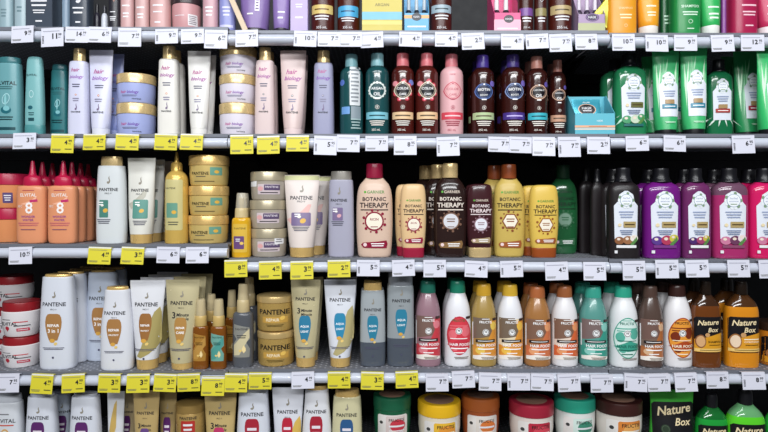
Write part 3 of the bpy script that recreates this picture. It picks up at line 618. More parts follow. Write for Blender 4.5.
# ---- third shelf
OR = '#d98e5c'; CR = '#b01d44'
AS(3, -8, 31, (174, 208), jar, OR, CR, [low(('R', .35, .3, .42, .3, '#5a4a78'), ('L', .35, .3, .3, .2, 3, W_)), None], 'orange jar with crimson lid', 'hair mask', yf=.05)
A(3, 18, 47.5, 161, dream, '#de946c', '#b81c44', D_dream, 'left orange bottle with pointed red nozzle', 'hair treatment', rear=3, k=.55, group='orange bottles with pointed nozzles')
A(3, 49, 78, 161, dream, '#de946c', '#b81c44', D_dream, 'right orange bottle with pointed red nozzle', 'hair treatment', rear=3, k=.55, group='orange bottles with pointed nozzles')
A(3, 97, 127, 157, pantene, '#d3d8da', PGOLD, D_pantile('#4d8478', tile=(-.3, .4, .62, .2)), 'white bottle with green picture', rear=0, top=.86, zc=.895, cw=.84)
TPAN = dict(z=.11, r=.78)
A(3, 127.5, 156, 158, tube, '#d9d8d0', GOLD, D_pantile('#5c9488', tile=(.1, .4, 1.05, .22), swirl='#b9b6a8'), 'white tube with green picture, gold cap', 'conditioner', rear=2, z=.11, r=.78)
A(3, 165, 188.5, 152, oilnoz, M('#d6b25c', .25, .25), M('#c9a656', .3, .4), lambda b: (b.R(0, .42, 1.5, .55, '#c9bf86'), b.T('PANTENE', -.25, .6, .95, INK, .5), b.R(-.1, .36, 1., .16, '#6a9c88'), b.E(.1, .34, .4, '#e0b04a', .8), b.L(0, .22, .9, .05, 2, '#5a5a4a')), 'golden bottle with slim nozzle', 'hair oil', k=.95)
def D_pj(tile, ink=INK, tx=.1, x=0):
    def d(b):
        b.T('PANTENE', x-.2, .4, .9, '#1d1a18', 1.); b.R(x+.56, .47, .5, .26, tile); b.E(x+.6, .45, .2, '#e0b04a', .8); b.L(x-.15, .3, .5, .05, 1, '#4a4a4a'); b.L(x, .14, 1, .06, 1, '#6a5a3a')
    return d
AS(3, 189, 229, (156, 186, 215), jar, M('#d2b872', .3, .2), GOLD, [D_pj('#6a9c88')]*3, 'gold jar with green picture', 'hair mask', yf=.012)
b = spray(19*S*1.02, wz(193, .035)-shelf_z(3, 1)-.0004, M('#d9a620', .15, 0, 1, .5), lambda b: (b.R(0, .3, 1.5, .44, '#dbb548'), b.T('PANTENE', 0, .45, 1.2, '#5a4a2a', .5), b.R(-.1, .23, 1.1, .2, '#6a4a7a'), b.E(.2, .22, .4, '#e8c468', .8), b.L(-.2, .27, .5, .06, 2, W_)), cw=.62, collar='#cdb98a')
put(b, (wx(241.5, .035), .035, shelf_z(3, 1)+.0004), 0, 'yellow spray bottle with clear overcap, third shelf, front of its column', 'hair spray', 'yellow spray bottles')
put(b, (wx(244, .085), .085, shelf_z(3, 1)+.0004), 0, 'yellow spray bottle with clear overcap, third shelf, second back in its column', 'hair spray', 'yellow spray bottles'); ITEMS.append((3, 240.5, 'yellow spray bottle'))
def D_mj(k):
    def d(b):
        b.R(.12, .38, 1.15, .36, '#cfc0c4'); b.R(.3, .44, .8, .2, '#5a4a6a'); b.T('PANTENE', .3, .46, .66, '#e8e0e8', .4); b.L(.15, .26, .9, .07, 1, '#2a262e'); b.E(-.3, .4, .3, '#e0a8a8', .8)
        if k == 0: b.R(-.72, .72, .4, .5, '#e4e4e6')
        if k == 2: b.R(.66, .66, .42, .4, '#e4e4e6'); b.L(.66, .66, .3, .3, 4, '#7a7a80')
    return d
AS(3, 250, 287.5, (172, 200, 228), jar, M('#a89f92', .2, 0, 1, .4), M('#b5aa90', .3, .35), [D_mj(0), D_mj(1), D_mj(2)], 'smoky jar with dull gold lid', 'hair mask', yf=.02)
A(3, 284, 320, 175, tube, '#dcd0ca', GOLD, D_pantile('#7d6d92', tile=(.0, .46, 1.1, .16), zt=.72, swirl='#e2b2ac'), 'pearly tube with mauve picture, gold cap', 'conditioner', rear=1, rdx=.022, z=.12, r=.7, crimp=M('#b9b98a', .35, .3))
A(3, 328, 354.5, 171.5, pantene, M('#a7a6b8', .3), M('#9a968e', .35, .3), D_pantile('#7d6d92', tile=(-.25, .5, .8, .15), zt=.66, cap2='#dca8b0', x=-.15), 'lilac grey bottle with pink picture', top=.9, zc=.9, rear=0, yf=.03)
A(3, 356, 393, 164, botanic, '#d8bca8', '#8e1838', D_bot('#8e1838', '#33262a', l='RICIN'), 'large beige bottle with crimson cap', rear=0, yf=.02)
A(3, 400, 426.5, 184, botcond, '#e2c090', '#9a1d3a', D_bot('#9a2a44', '#33262a', l='RICIN', emz=.45, z0=.08), 'beige bottle standing on crimson cap', 'conditioner', rear=1, yf=.012, rdx=-.013)
A(3, 433, 467, 163.5, botanic, M('#2a1a18', .2, 0, 1, .4), PGOLD, D_bot('#7a5a4a', '#e8dcd0', gar='#d8c8b8', ringfill='#d8d8de', l='MAGIC', banner='#8a6a44'), 'black brown bottle with gold cap', rear=2, yf=.015, rdx=-.024)
A(3, 466, 493.5, 184, botcond, M('#3e1d22', .2, 0, 1, .4), PGOLD, D_bot('#8a6a74', '#ecdcdc', gar='#d8c8b8', ringfill='#e2e2ea', l='MAGIC', emz=.45, z0=.08, banner='#b09a7a'), 'maroon bottle standing on gold cap', 'conditioner', rear=1, yf=.015)
A(3, 492.5, 525, 164.5, botanic, '#c8ad5a', '#8a4320', D_bot('#8a4a2a', '#3a3020', shape='hex', l='AVOCADO', banner='#a05a30'), 'large yellow bottle with copper cap', rear=1, yf=.03, rdx=-.026)
A(3, 528.5, 558.5, 185, botcond, '#dfbd58', '#96481c', D_bot('#9a5a2a', '#3a3020', shape='hex', l='AVOCADO', emz=.45, z0=.08, banner='#a05a30'), 'yellow bottle standing on copper cap', 'conditioner', rear=1, yf=.01, rdx=-.012)
A(3, 548, 577.5, 165, botanic, M('#1f5a34', .15, 0, 1, .5), '#15402a', D_bot('#3a6a4a', '#16301f', gar='#1a3a26', ringfill='#7a9a86', l='ALOE', banner='#3a6a4a'), 'dark green bottle behind yellow one', yf=.105)
HK = M('#221d1f', .32)
A(3, 606.5, 639.5, 168, herbal, HK, BLK, D_herb('COCONUT', 'MILK', ('#8a5a3a', '#9a6a48', '#ece6dc')), 'matt black bottle with white label', rear=1, yf=.012, rot=-3)
A(3, 578, 594, 168, herbal, HK, BLK, None, 'black bottle in shadow, leftmost of three', yf=.13, k=.6)
A(3, 590, 604, 169, herbal, HK, BLK, None, 'black bottle in shadow beside matt bottle', yf=.075, tagme=False)
A(3, 642, 679.5, 168.5, herbal, M('#6f1a7c', .2, 0, 1, .4), BLK, D_herb('PASSION', 'FLOWER', ('#5a3a8a', '#b03a5a', '#c8c04a'), foot='#7a3a84'), 'bright purple bottle with white label', rear=1, yf=.012, rot=-4)
A(3, 680.5, 710, 168.5, herbal, M('#6a2a5e', .2, 0, 1, .4), BLK, D_herb('PASSION', 'FLOWER', ('#4a2a6a', '#a0406a', '#c8b44a')), 'dull plum bottle with white label', rear=1, yf=.012, rot=-4)
A(3, 711, 746.5, 168.5, herbal, M('#a82f68', .16, 0, 1, .5), BLK, D_herb('STRAWBERRY', 'MINT', ('#c87a9a', '#6a3a5a', '#e8d8dc'), foot='#8a4a6a'), 'magenta bottle, its top part empty', rear=1, yf=.012, fill=(.70, M('#6e4a60', .12, 0, 1, .6)), rot=-5)
A(3, 747, 781, 168.5, herbal, M('#cf1c60', .16, 0, 1, .5), BLK, D_herb('STRAWBERRY', 'MINT', ('#c87a9a', '#d04a6a', '#e8d8dc')), 'full magenta bottle at far right', rear=1, yf=.012, rot=-5)
# ---- fourth shelf
def ejar(W, H, body, lid, dec=None, **k): return jar(W, H, body, lid, dec, zl=.74, bot=.8, lw=.92, kd=1.)
def D_ej(b):
    b.T('ELVITAL', -.16, .4, .92, '#2a2a30', 1.2); b.L(-.3, .52, .5, .04, 1, '#4a4a50'); b.E(-.26, .27, .24, '#b8283a', .9); b.P([(-.3, .2), (.3, .2), (0, -1)], '#b8283a', None, -.26, .25, .35, .08)
    b.L(.42, .45, .6, .06, 1, '#c83a44'); b.L(.45, .34, .66, .06, 1, '#4a4a50'); b.R(.48, .22, .5, .09, '#c83a50'); b.L(.48, .22, .4, .04, 1, W_)
AS(4, 3.5, 41, (300, 334), ejar, '#dcd8da', '#8e1c24', [D_ej, D_ej], 'white jar with red lid', 'hair mask', yf=.02)
AS(4, -4, 33, (275, 305, 336), ejar, '#dcd8da', '#8e1c24', [D_ej]*3, 'back row white jar with red lid', 'hair mask', yf=.115, tagme=False)
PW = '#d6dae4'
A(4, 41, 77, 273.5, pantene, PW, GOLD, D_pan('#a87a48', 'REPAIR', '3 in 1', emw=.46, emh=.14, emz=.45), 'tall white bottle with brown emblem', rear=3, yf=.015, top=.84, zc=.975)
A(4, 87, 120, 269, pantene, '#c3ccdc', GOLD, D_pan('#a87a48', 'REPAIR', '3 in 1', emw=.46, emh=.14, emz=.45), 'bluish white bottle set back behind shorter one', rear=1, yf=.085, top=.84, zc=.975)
A(4, 101.5, 134, 286, pantene, '#dbdde4', GOLD, D_pan('#a87a48', 'REPAIR', 'PROTECT', emw=.46, emh=.15, emz=.47), 'shorter white bottle with brown emblem', rear=0, yf=.008, top=.74, zc=.965)
TP = dict(z=.115, r=.66)
A(4, 130, 165.5, 280, tube, '#dadbe0', GOLD, D_pan('#9a6a3a', 'REPAIR', 'PROTECT', wave='#a89a62', emz=.48, emh=.15, emw=.36, zt=.73, zlog=.83), 'white tube with brown emblem, gold cap', 'conditioner', rear=3, z=.115, r=.62, yf=.012)
A(4, 165.5, 200, 279.5, tube, FOIL, GOLD, D_pan('#b08448', 'REPAIR', 'CARE', three=True, emz=.45, emh=.13, emw=.36, zt=.74, zlog=.84), 'pale gold tube with brown emblem', 'conditioner', rear=2, z=.075, r=.66, yf=.012)
AMB = M('#7d4814', .12, 0, 1, .6); GREY = M('#55585e', .12, 0, 1, .5)
def D_sp(lab, leaf, dark):
    def d(b):
        b.part('label'); b.P([(-.8, 1), (.8, .8), (.85, .1), (.5, -.1), (.85, -.5), (.8, -1), (-.8, -1), (-.85, -.2), (-.5, .1), (-.85, .4)], lab, 'label', 0, .32, .93, .2); b.P([(-.8, -.3), (.3, .5), (.8, .8), (.8, .2), (-.2, -.95), (-.8, -1)], leaf, 'label', 0, .32, .93, .18)
        b.T('PANTENE', 0, .46, 1.2, dark, .5, part='label'); b.L(0, .37, .9, .05, 2, dark, 'label'); b.P(LEAF, '#f0d9a0', 'label', .25, .22, .6, .05); b.E(-.1, .2, .3, '#e8c878', .8, part='label')
    return d
def SP(x0, x1, yt, body, dec, lab, cat, y, group=None, zb=.62, tagn=None, rot=0, **kw):
    W = (x1-x0)*S*(D+y)/D; H = wz(yt, y)-shelf_z(4, bay(x0))-.0004
    b = spray(W, H, body, dec, zb=zb, **kw)
    put(b, (wx((x0+x1)/2, y), y, shelf_z(4, bay(x0))+.0004), radians(rot), lab, cat, group)
    if tagn: ITEMS.append((4, (x0+x1)/2, tagn))
CL2 = M('#d8c8a0', .15, 0, .7)
SP(193, 209, 299, AMB, D_sp('#a87a34', '#b98c46', '#4a3210'), 'left amber spray bottle with brown label, fourth shelf, front of its column', 'hair oil', .033, 'amber spray bottles', tagn='left amber spray bottle', collar='#c9ab6a', clear=CL2, cw=.66)
SP(210.5, 227, 299, AMB, D_sp('#6fa69a', '#4f9a92', '#1d3a36'), 'right amber spray bottle with teal label, fourth shelf, front of its column', 'hair oil', .033, 'amber spray bottles', tagn='amber spray bottle with teal label', collar='#c9ab6a', clear=CL2, cw=.66)
SP(204, 219, 294, AMB, D_sp('#a87a34', '#b98c46', '#4a3210'), 'amber spray bottle behind the front pair, fourth shelf', 'hair oil', .078, 'amber spray bottles', collar='#c9ab6a', clear=CL2, cw=.66)
SP(225, 239, 290, AMB, D_sp('#a87a34', '#b98c46', '#4a3210'), 'amber spray bottle left behind grey one, fourth shelf', 'hair oil', .10, 'amber spray bottles', collar='#c9ab6a', clear=CL2, cw=.66)
SP(233, 253.5, 283.5, GREY, D_sp('#8a8a84', '#cfc4a0', '#3a3a3a'), 'smoky grey spray bottle with beige label, fourth shelf, front of its column', 'hair spray', .035, 'grey spray bottles', zb=.66, tagn='smoky grey spray bottle', collar='#c9b68a', clear=CL2, cw=.56)
SP(240, 259, 277, GREY, D_sp('#8a8a84', '#cfc4a0', '#3a3a3a'), 'smoky grey spray bottle, fourth shelf, second back in its column', 'hair spray', .09, 'grey spray bottles', zb=.66, collar='#c9b68a', clear=CL2, cw=.56)
def gjar(W, H, body, lid, dec=None, **k): return jar(W, H, body, lid, dec, zl=.8, bot=.93, dome=.03)
def D_gj(b):
    b.T('PANTENE', .05, .55, 1.55, '#1d1a18', 1.2); b.R(.1, .33, 1.3, .17, '#c49a4a'); b.T('REPAIR', .0, .33, .7, '#f2e6c8', .6); b.E(.5, .38, .26, '#e8c060', .8, rot=.5); b.L(.1, .17, .9, .07, 2, '#5a4a20')
AS(4, 257, 295, (293, 328), gjar, M('#c2a15c', .28, .35), M('#cdb077', .3, .4), [D_gj, D_gj], 'gold jar with black lettering', 'hair mask', yf=.015)
A(4, 290.5, 321, 279.5, tube, FOIL, GOLD, D_pan('#2f7a9c', 'AQUA', 'LIGHT', three=True, emz=.45, emh=.14, emw=.4, zt=.78, zlog=.86), 'pale gold tube with blue emblem', 'conditioner', rear=1, z=.11, r=.66, yf=.012)
A(4, 324, 356.5, 279.5, tube, '#d8dbe4', GOLD, D_pan('#2f86ac', 'AQUA', 'LIGHT', wave='#b4a878', emz=.48, emh=.14, emw=.36, zt=.77, zlog=.86), 'white tube with blue emblem, grey crimp', 'conditioner', rear=1, z=.11, r=.64, yf=.012, crimp=M('#9a9da6', .35, .3))
CLB = M('#4f5661', .12, 0, 1, .5)
A(4, 359.5, 386, 282, pantene, CLB, GOLD, D_pan('#2f7f9c', 'AQUA', 'LIGHT', emz=.47, emh=.14, emw=.42, zt=.68, zlog=.78), 'short clear bottle with blue emblem', rear=1, top=.88, zc=.91, cw=.8, yf=.02, fill=(.29, M('#a3aaae', .12, 0, 1, .5)))
A(4, 386.5, 414.5, 271.5, pantene, CLB, M('#8d9299', .25, .3), D_pan('#2f7f9c', 'AQUA', 'LIGHT', emz=.48, emh=.13, emw=.42, zt=.70, zlog=.79, x=.05), 'taller clear bottle with blue emblem', rear=1, top=.93, zc=.86, cw=.97, yf=.02, fill=(.30, M('#969da1', .12, 0, 1, .5)))
HF = 'HAIR FOOD'
A(4, 415, 441, 281, fructis, M('#977580', .25, 0, 1, .3), '#237260', D_fru('#7a6058', '#c8404a', '#e0808a', panel='#9c7078'), 'mauve bottle with dark green cap', rear=1)
A(4, 444, 471, 281, fructis, '#e4e4e8', '#208066', D_fru('#c83446', '#d9404e', '#e8707a', white=True, ix='#5a6a48'), 'white bottle, watermelon label, green cap', 'conditioner', rear=1)
A(4, 470.5, 496.5, 284, fructis, M('#a68a4c', .25, 0, 1, .3), '#dcaa34', D_fru('#776658', '#d9923a', '#e8c45a', panel='#b08a4a'), 'tan bottle with yellow cap', rear=1)
A(4, 496.5, 523, 284.5, fructis, '#e2e2e6', '#e4b83c', D_fru('#776656', '#e0963a', '#f0c050', panel='#e8d8b8'), 'white bottle with yellow cap', 'conditioner', rear=1)
A(4, 523.5, 550.5, 286.5, fructis, M('#a2703f', .25, 0, 1, .3), '#b5693c', D_fru('#80604f', '#d0744a', '#e8a070', panel='#a87048'), 'rust brown bottle with rust cap', rear=1)
A(4, 551, 577.5, 286, fructis, '#e2e0e2', '#a5623a', D_fru('#80604f', '#d8683a', '#e89a68', panel='#e8d4c4'), 'white bottle with rust cap', 'conditioner', rear=1)
A(4, 578.5, 607, 286.5, fructis, M('#58958c', .25, 0, 1, .3), '#3fae98', D_fru('#7a6866', '#3a9a88', '#8accc0', panel='#5a9c92'), 'sea green bottle with teal cap', rear=1, rot=-5)
A(4, 608.5, 637.5, 286, fructis, '#e2e4e6', '#35b496', D_fru('#3fa08a', '#d8ece6', '#5ab09c', white=True, ix='#2f7a6a', wink='#1d6a5a'), 'white bottle with teal leaf label', 'conditioner', rear=1, rot=-3)
A(4, 637.5, 662.5, 286, fructis, M('#54433c', .2, 0, 1, .4), '#5a443c', D_fru('#735850', '#b06a3a', '#d8b08a', panel='#7a6458'), 'grey brown bottle with brown cap', rear=1, rot=-5)
A(4, 662.5, 691, 285, fructis, '#e4e2e4', '#3f2420', D_fru('#b04a22', '#e89a3a', '#7a3018', white=True, ix='#4a3020', wink='#fff2d8'), 'white bottle with dark brown cap', 'conditioner', rear=1, rot=-3)
A(4, 690.5, 720, 281, nbox, M('#6a3812', .14, 0, 1, .6), M('#20160f', .2), D_nb('#d99a26', '#8a5a3a', '#d6a878'), 'amber brown bottle with black label', rear=1, fill=(.72, M('#3c2414', .12, 0, 1, .6)), rot=-3)
A(4, 724, 757.5, 281, nbox, M('#d98a1c', .14, 0, 1, .6), M('#20160f', .2), D_nb('#dd9a2a', '#a06a3a', '#ecd4b8', 'CONDITIONER'), 'bright orange bottle with black label', 'conditioner', rear=1, fill=(.71, M('#4a2c14', .12, 0, 1, .6)), rot=-3)
A(4, 758, 792, 322, jar, M('#b8701c', .2, 0, 1, .4), '#2a1c14', lambda b: (b.R(0, .38, 1.9, .62, '#17161a'), b.P([(-.93, -1), (.93, -1), (.93, .6), (-.93, .2)], '#dd9a2a', None, 0, .2, 1, .12), b.T('Nature', .1, .56, 1.2, '#efdcb0', .5, .25), b.T('Box', .3, .44, .6, '#efdcb0', .5, .25), b.E(-.55, .3, .6, '#a06a3a', 1.2), b.E(-.55, .3, .45, '#ecd4b8', 1.2)), 'low orange jar with black label', 'hair mask', zl=.82)
# ---- bottom shelf: only the tops show
A(5, -6, 24, 393, elvital, '#d2d6dc', '#c4c8d0', lambda b: (b.L(0, .79, .7, .03, 1, '#7a7a80'), b.T('ELVITAL', .1, .715, 1.3, '#2a2a30', .7), b.L(.1, .665, 1.1, .03, 1, '#c8503a'), b.E(.1, .55, .6, '#d8a860', 1.5, None, 24, .75)), 'white bottle with red small print')
VI = '#5c2a68'
def DP5(em, l1, l2, **k): return D_pan(em, l1, l2, emz=.56, emh=.14, emw=.42, zt=.745, zlog=.83, **k)
A(5, 26.5, 59, 392, pantene, PW, '#c9cdd8', DP5(VI, '~', ''), 'left white bottle with violet emblem', yf=.015, top=.84, zc=.97)
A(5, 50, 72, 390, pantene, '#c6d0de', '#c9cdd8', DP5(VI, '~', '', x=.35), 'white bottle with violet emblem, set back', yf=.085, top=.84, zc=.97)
A(5, 70, 102, 392, pantene, PW, '#c9cdd8', DP5(VI, '~', ''), 'right white bottle with violet emblem', yf=.012, top=.84, zc=.97)
A(5, 107, 125, 391, tube, '#d4d6da', GOLD, lambda b: b.P(WAVE, '#c8a860', None, -.5, .6, .7, .6), 'narrow white tube with gold wave', 'conditioner', yf=.03, z=.1, r=.7)
A(5, 119, 137, 391, tube, '#b9a680', GOLD, DP5(VI, '~', ''), 'drab gold tube with violet emblem', 'conditioner', yf=.075, z=.1, r=.66)
A(5, 133, 160, 390, tube, '#b89f6a', GOLD, D_pan('#6a4a86', '~', '', three=True, emz=.5, emh=.1, emw=.34, zt=.76, zlog=.84), 'gold tube with lilac emblem', 'conditioner', yf=.012, z=.075, r=.66)
A(5, 159, 177, 391, tube, '#a08a5c', GOLD, DP5(VI, '~', ''), 'gold tube with violet emblem, set back', 'conditioner', yf=.05, z=.075, r=.66)
AS(5, 176, 206.5, (400, 444), gjar, M('#b8985a', .28, .3), M('#a8894e', .3, .4), [lambda b: (b.R(.05, .5, .9, .28, '#b8342e'), b.L(.05, .5, .6, .2, 2, W_), b.L(.05, .3, .8, .08, 2, '#5a4a20'), b.T('PANTENE', .05, .7, 1.1, INK, .6))]*2, 'bronze jar with red label', 'hair mask')
A(5, 204, 237, 390, tube, '#c0a870', GOLD, D_pan('#c03a68', '~', '', three=True, emz=.5, emh=.11, emw=.34, zt=.76, zlog=.84), 'gold tube with pink emblem', 'conditioner', yf=.012, z=.075, r=.66)
RD = '#a8283a'
A(5, 236.5, 271, 387, pantene, PW, '#c9cdd8', DP5(RD, '~', ''), 'white bottle, red emblem, beside gold tube', yf=.012, top=.84, zc=.97)
A(5, 272, 304, 387, tube, '#d6d8e0', GOLD, D_pan('#b8283e', '~', '', wave='#d8b45a', emz=.55, emh=.14, emw=.34, zt=.75, zlog=.85), 'white tube with red emblem', 'conditioner', yf=.012, z=.1, r=.66)
A(5, 301.5, 332.5, 384, pantene, '#dcdde2', GOLD, DP5(RD, '~', ''), 'white bottle, red emblem, gold cap', yf=.012, top=.76, zc=.96)
A(5, 331.5, 363, 388, pantene, M('#cfc9a2', .2, 0, 1, .4), GOLD, DP5('#2f5a8a', '~', ''), 'pale yellow bottle with blue emblem', yf=.012, top=.88, zc=.93)
def D_fj(lab, c, word, x=0):
    def d(b):
        b.part('label'); b.R(x, .4, 1.5, .5, '#e4e0dc', 'label'); b.R(x+.15, .4, 1., .46, lab, 'label'); b.E(x+.25, .42, .8, c, .8, part='label'); b.E(x-.58, .48, .16, '#3a3a3a', 1, part='label')
        b.T('FRUCTIS', x+.2, .54, .8, '#2a2420', .8, part='label'); b.L(x+.2, .41, .8, .09, 1, W_, 'label'); b.L(x+.2, .28, .8, .1, 2, W_, 'label')
    return d
def fj(W, H, body, lid, dec=None, **k): return jar(W, H, body, lid, dec, zl=.74, bot=.84, rim='#8a6a5a', **k)
for x0, x1, yt, bd, ld, lab, c, wd, nk, yf in ((373, 412, 393, '#175a3c', '#1a5a3e', '#d8c8c4', '#c83a4a', 'HAIR', 'green jar with watermelon label', .02), (417.5, 461.5, 399, '#e2d8c4', '#e0b020', '#e8b83a', '#e89a3a', 'HAIR', 'white jar with yellow lid', .01),
     (461, 500, 394, '#a0522a', '#a85a2a', '#e0d8d0', '#d8783a', 'HAIR', 'rust jar with rust lid', .04), (509, 554, 399, '#e0d4cc', '#9a2438', '#b82a40', '#d8485a', 'GOJI', 'white jar with crimson lid', .01),
     (553.5, 594.5, 395, '#dfe4e0', '#2a9a80', '#d2e6de', '#3f8a72', 'ALOE', 'white jar with teal lid', .025), (595, 641.5, 397, '#dcd4cc', '#3a1d1a', '#d8843a', '#e8a85a', 'MACADAMIA', 'white jar with dark brown lid', .01)):
    AS(5, x0, x1, (yt, yt+45), fj, bd, ld, [D_fj(lab, c, wd)]*2, nk, 'hair mask', yf=yf)
A(5, 649, 694, 391, tube, '#3fa838', '#1f5a1c', lambda b: (b.R(0, .66, 1.9, .42, '#17161a'), b.T('Nature', .0, .79, 1.55, '#efdcb0', 1., .28, rot=.12), b.T('Box', .35, .66, .75, '#efdcb0', .6, .28), b.E(-.45, .58, .4, '#2a3a2a', 1), b.E(-.45, .58, .32, '#4a5a48', 1, None, 20, .85), b.E(-.3, .38, .7, '#7ac04a', 1.1)), 'green pouch with black label', 'conditioner', yf=.012, z=.06, r=.9)
A(5, 695, 727.5, 393, nbox, M('#1f9a3a', .14, 0, 1, .5), BLK, D_nb('#3fa838', '#5a8a3a', '#b8d88a', q=.06), 'green bottle with black cap', fill=(.72, M('#146a2c', .12, 0, 1, .6)), yf=.03, rot=-3)
A(5, 726, 764, 389, nbox, M('#5ad02c', .14, 0, 1, .5), BLK, D_nb('#3fa838', '#5a8a3a', '#b8d88a', 'CONDITIONER', .06), 'lime bottle with black cap', 'conditioner', fill=(.73, M('#7ac084', .12, 0, .7, .6)), yf=.012, rot=-3)
A(5, 764.5, 796, 395, nbox, M('#2aa83a', .14, 0, 1, .5), BLK, D_nb('#3fa838', '#5a8a3a', '#b8d88a'), 'green bottle cut off at right', yf=.02, tagme=False)
# ------------------------------------------------------------------ price tags
YEL = M('#d8cd34', .5); WHT = M('#d6d7e4', .5); TI = '#26262a'
TAGS = {1: [(12, 26, 17, 'w', 9), (42, 28, 19, 'w', 11), (66, 27, 16, 'w', 14), (89, 27, 16, 'w', 6), (119, 28, 19, 'w', 7), (156, 29, 15, 'w', 9), (182, 29, 15, 'w', 9), (205, 30, 19, 'w', 6), (236, 30, 17, 'w', 7), (294, 31, 16, 'w', 10), (318, 32, 15, 'w', 7), (339.5, 32, 15, 'w', 7), (361, 32, 16, 'w', 4), (399, 32, 15, 'w', 4), (435, 32, 15, 'w', 4), (462, 33, 17, 'w', 2), (501, 34, 16, 'w', 4), (526, 34, 15, 'w', 7), (549.5, 34, 18, 'w', 7), (575, 34, 16, 'w', 8), (612, 34, 17, 'w', 10), (645, 35, 17, 'w', 10), (674, 35, 16, 'w', 9), (711, 35, 17, 'w', 9), (741, 35, 16, 'w', 12)],
 2: [(14, 133, 16, 'w', 3), (51.5, 134, 19, 'y', 4), (83.5, 134, 16, 'y', 4), (116, 134, 16, 'y', 4), (154.5, 134, 16, 'y', 4), (180.5, 134, 16, 'y', 4), (231, 135, 19, 'y', 4), (257.5, 136, 18, 'y', 4), (286.5, 135.5, 16, 'y', 4), (314, 136, 19, 'w', 5), (337, 135, 17, 'w', 7), (365.5, 136, 15, 'w', 7), (394, 136, 19, 'w', 8), (437, 137, 19, 'w', 7), (488, 137, 15, 'w', 7), (509, 137, 16, 'w', 7), (532, 137, 19, 'w', 7), (558, 137, 20, 'w', 7), (587, 137, 17, 'w', 2), (626, 136, 15, 'w', 6), (663, 135.5, 16, 'w', 6), (732, 135.5, 18, 'w', 6)],
 3: [(10, 247, 17, 'w', 10), (88.5, 247, 17, 'y', 4), (121.5, 247, 17, 'y', 3), (157, 247, 16, 'w', 6), (186.5, 247, 16, 'w', 6), (225, 260, 17, 'y', 8), (259.5, 261, 18, 'y', 4), (291, 261, 18, 'y', 3), (328, 260, 17, 'y', 2), (357, 260, 16, 'w', 5), (392.5, 260, 16, 'w', 4), (423.5, 260, 17, 'w', 5), (464.5, 261, 16, 'w', 4), (500.5, 261, 16, 'w', 5), (545.5, 262, 18, 'w', 4), (583, 262, 18, 'w', 5), (622.5, 261, 19, 'w', 5), (655.5, 260, 18, 'w', 5), (685.5, 260, 17, 'w', 5), (727, 260, 17, 'w', 5), (759, 260, 18, 'w', 5)],
 4: [(-3, 374, 18, 'w', 7), (31, 374, 19, 'y', 4), (63, 374, 18, 'y', 4), (98.5, 374, 18, 'y', 3), (127.5, 374, 18, 'y', 3), (154, 374, 17, 'y', 3), (178, 374, 17, 'y', 8), (202, 377, 18, 'y', 8), (225, 373.5, 18, 'y', 4), (249, 373, 16, 'y', 5), (292, 372, 16, 'w', 4), (328, 372, 16, 'y', 4), (361, 372, 17, 'y', 3), (396, 371.5, 16, 'y', 4), (426, 374, 17, 'w', 7), (452.5, 371.5, 16, 'w', 7), (478.5, 373, 17, 'w', 7), (507.5, 374, 16, 'w', 7), (530.5, 374, 16, 'w', 7), (558, 374, 17, 'w', 7), (590.5, 375, 17, 'w', 7), (624, 374, 17, 'w', 7), (647.5, 374, 17, 'w', 7), (674.5, 373, 18, 'w', 7), (706, 372, 16, 'w', 8), (742, 372, 17, 'w', 8)]}
RAILN = {1: 'top', 2: 'second', 3: 'third', 4: 'fourth'}
def price_tag(w, h, yel, price, k):
    b = B(w, h, 'price_tag'); b.surf = ('flat', -.0004); b.main = 'card'; b.hw = w/2
    b.box('card', YEL if yel else WHT, -w/2, w/2, -.0004, .0004, 0, h, 0)
    b.box('card', YEL if yel else WHT, -w/2, w/2, 0, .0085, h-.0008, h, 0)
    if yel: b.R(0, .955, 1.98, .08, '#e6e6dc')
    b.T(str(price), .32 if price < 10 else .22, .55, .27 if price < 10 else .46, TI, 1.8, hmax=.3); b.T('99' if k % 3 else '95', .68, .63, .3, TI, 1., hmax=.15)
    b.L(-.1, .82, 1.5, .09, 1, '#a8a060' if yel else '#a8a8b8'); b.R(.64, .48, .26, .02, TI)
    if k % 4 == 1 and not yel: 
        for i in range(6): b.R(-.82, .2+.07*i, .16, .035, '#3a3a40')
    else: b.L(-.5, .16, .8, .12, 2, '#6a6a60')
    if yel: b.L(.55, .2, .6, .1, 1, '#5a5a30')
    return b
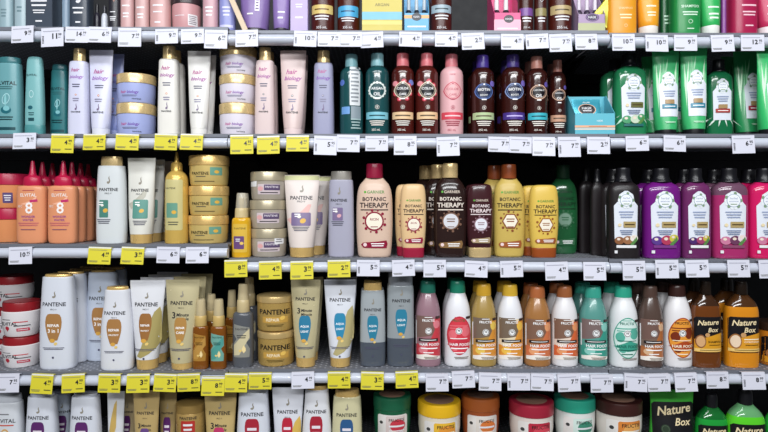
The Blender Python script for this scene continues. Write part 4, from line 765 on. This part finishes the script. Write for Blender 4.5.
for row, T in TAGS.items():
    cand = [i for i in ITEMS if i[0] == row]
    near = ['empty gap in the row' if row == 1 and q[0] == 462 else min(cand, key=lambda i: abs(i[1]-q[0]-11.2))[2] for q in T]
    for k, (x, yt, h, c, pr) in enumerate(T):
        xc = x+11.2; y0 = -.0135
        nk = near[k]; cnt = near.count(nk); side = '' if cnt == 1 else ('left ', 'right ')[near[:k].count(nk)] if cnt == 2 else ('left ', 'middle ', 'right ')[near[:k].count(nk)]
        w = 22.4*S; hh = h*S
        b = price_tag(w, hh, c == 'y', pr, k)
        rz = random.uniform(-2.5, 2.5); tilt = random.uniform(3, 8)
        o = put(b, (wx(xc, y0), y0-hh*sin(radians(tilt)), wz(yt+h, y0)), 0, side+('yellow' if c == 'y' else 'white')+f' tag on {RAILN[row]} rail, below the {nk}', 'price tag', 'price tags on the shelf rails')
        o.rotation_euler = (radians(-tilt), radians(rz), radians(random.uniform(-3, 3)))
# ------------------------------------------------------------------ setting, light, camera
def struct(name, mat, x0, x1, y0, y1, z0, z1):
    b = B(1, 1, name); b.box('p', mat, x0, x1, y0, y1, z0, z1, 0); me = b.meshes()[0][1]; me.name = name
    o = bpy.data.objects.new(name, me); COL.objects.link(o); o['kind'] = 'structure'; return o
struct('wall_back', M('#1a1b1f', .6), wx(BAYX[0]), wx(BAYX[3]), .4505, .47, 0, 2.2)
struct('floor', M('#8d8a86', .5), -3, 3, -3.2, .47, -.02, 0)
def lamp(name, x, y, z, sx, sy, e, rx=0, col=(1, .985, .97)):
    l = bpy.data.lights.new(name, 'AREA'); l.shape = 'RECTANGLE'; l.size = sx; l.size_y = sy; l.energy = e; l.color = col
    o = bpy.data.objects.new(name, l); COL.objects.link(o); o.location = (x, y, z); o.rotation_euler = (radians(rx), 0, 0); return o
lamp('ceiling_lamp', 0, -1.35, 2.75, LX, .25, LP1, 25, (.96, .98, 1))
lamp('ceiling_lamp', 0, -3., 2.75, LX+.5, .3, LP2, 50, (.96, .98, 1))
w = bpy.data.worlds.new('store_light'); SC.world = w; w.use_nodes = True
bg = w.node_tree.nodes['Background']; bg.inputs['Color'].default_value = (.93, .96, 1, 1); bg.inputs['Strength'].default_value = WS
cam = bpy.data.cameras.new('camera'); co = bpy.data.objects.new('camera', cam); COL.objects.link(co)
co.location = (0, -D, ZC); co.rotation_euler = (pi/2, 0, 0); cam.sensor_width = 36; cam.lens = 36*D/(768*S); cam.shift_y = -(216-HZ)/768; cam.clip_start = .02
SC.camera = co
SC.view_settings.view_transform = 'Standard'; SC.view_settings.look = 'None'; SC.view_settings.gamma = 1; SC.view_settings.exposure = 0
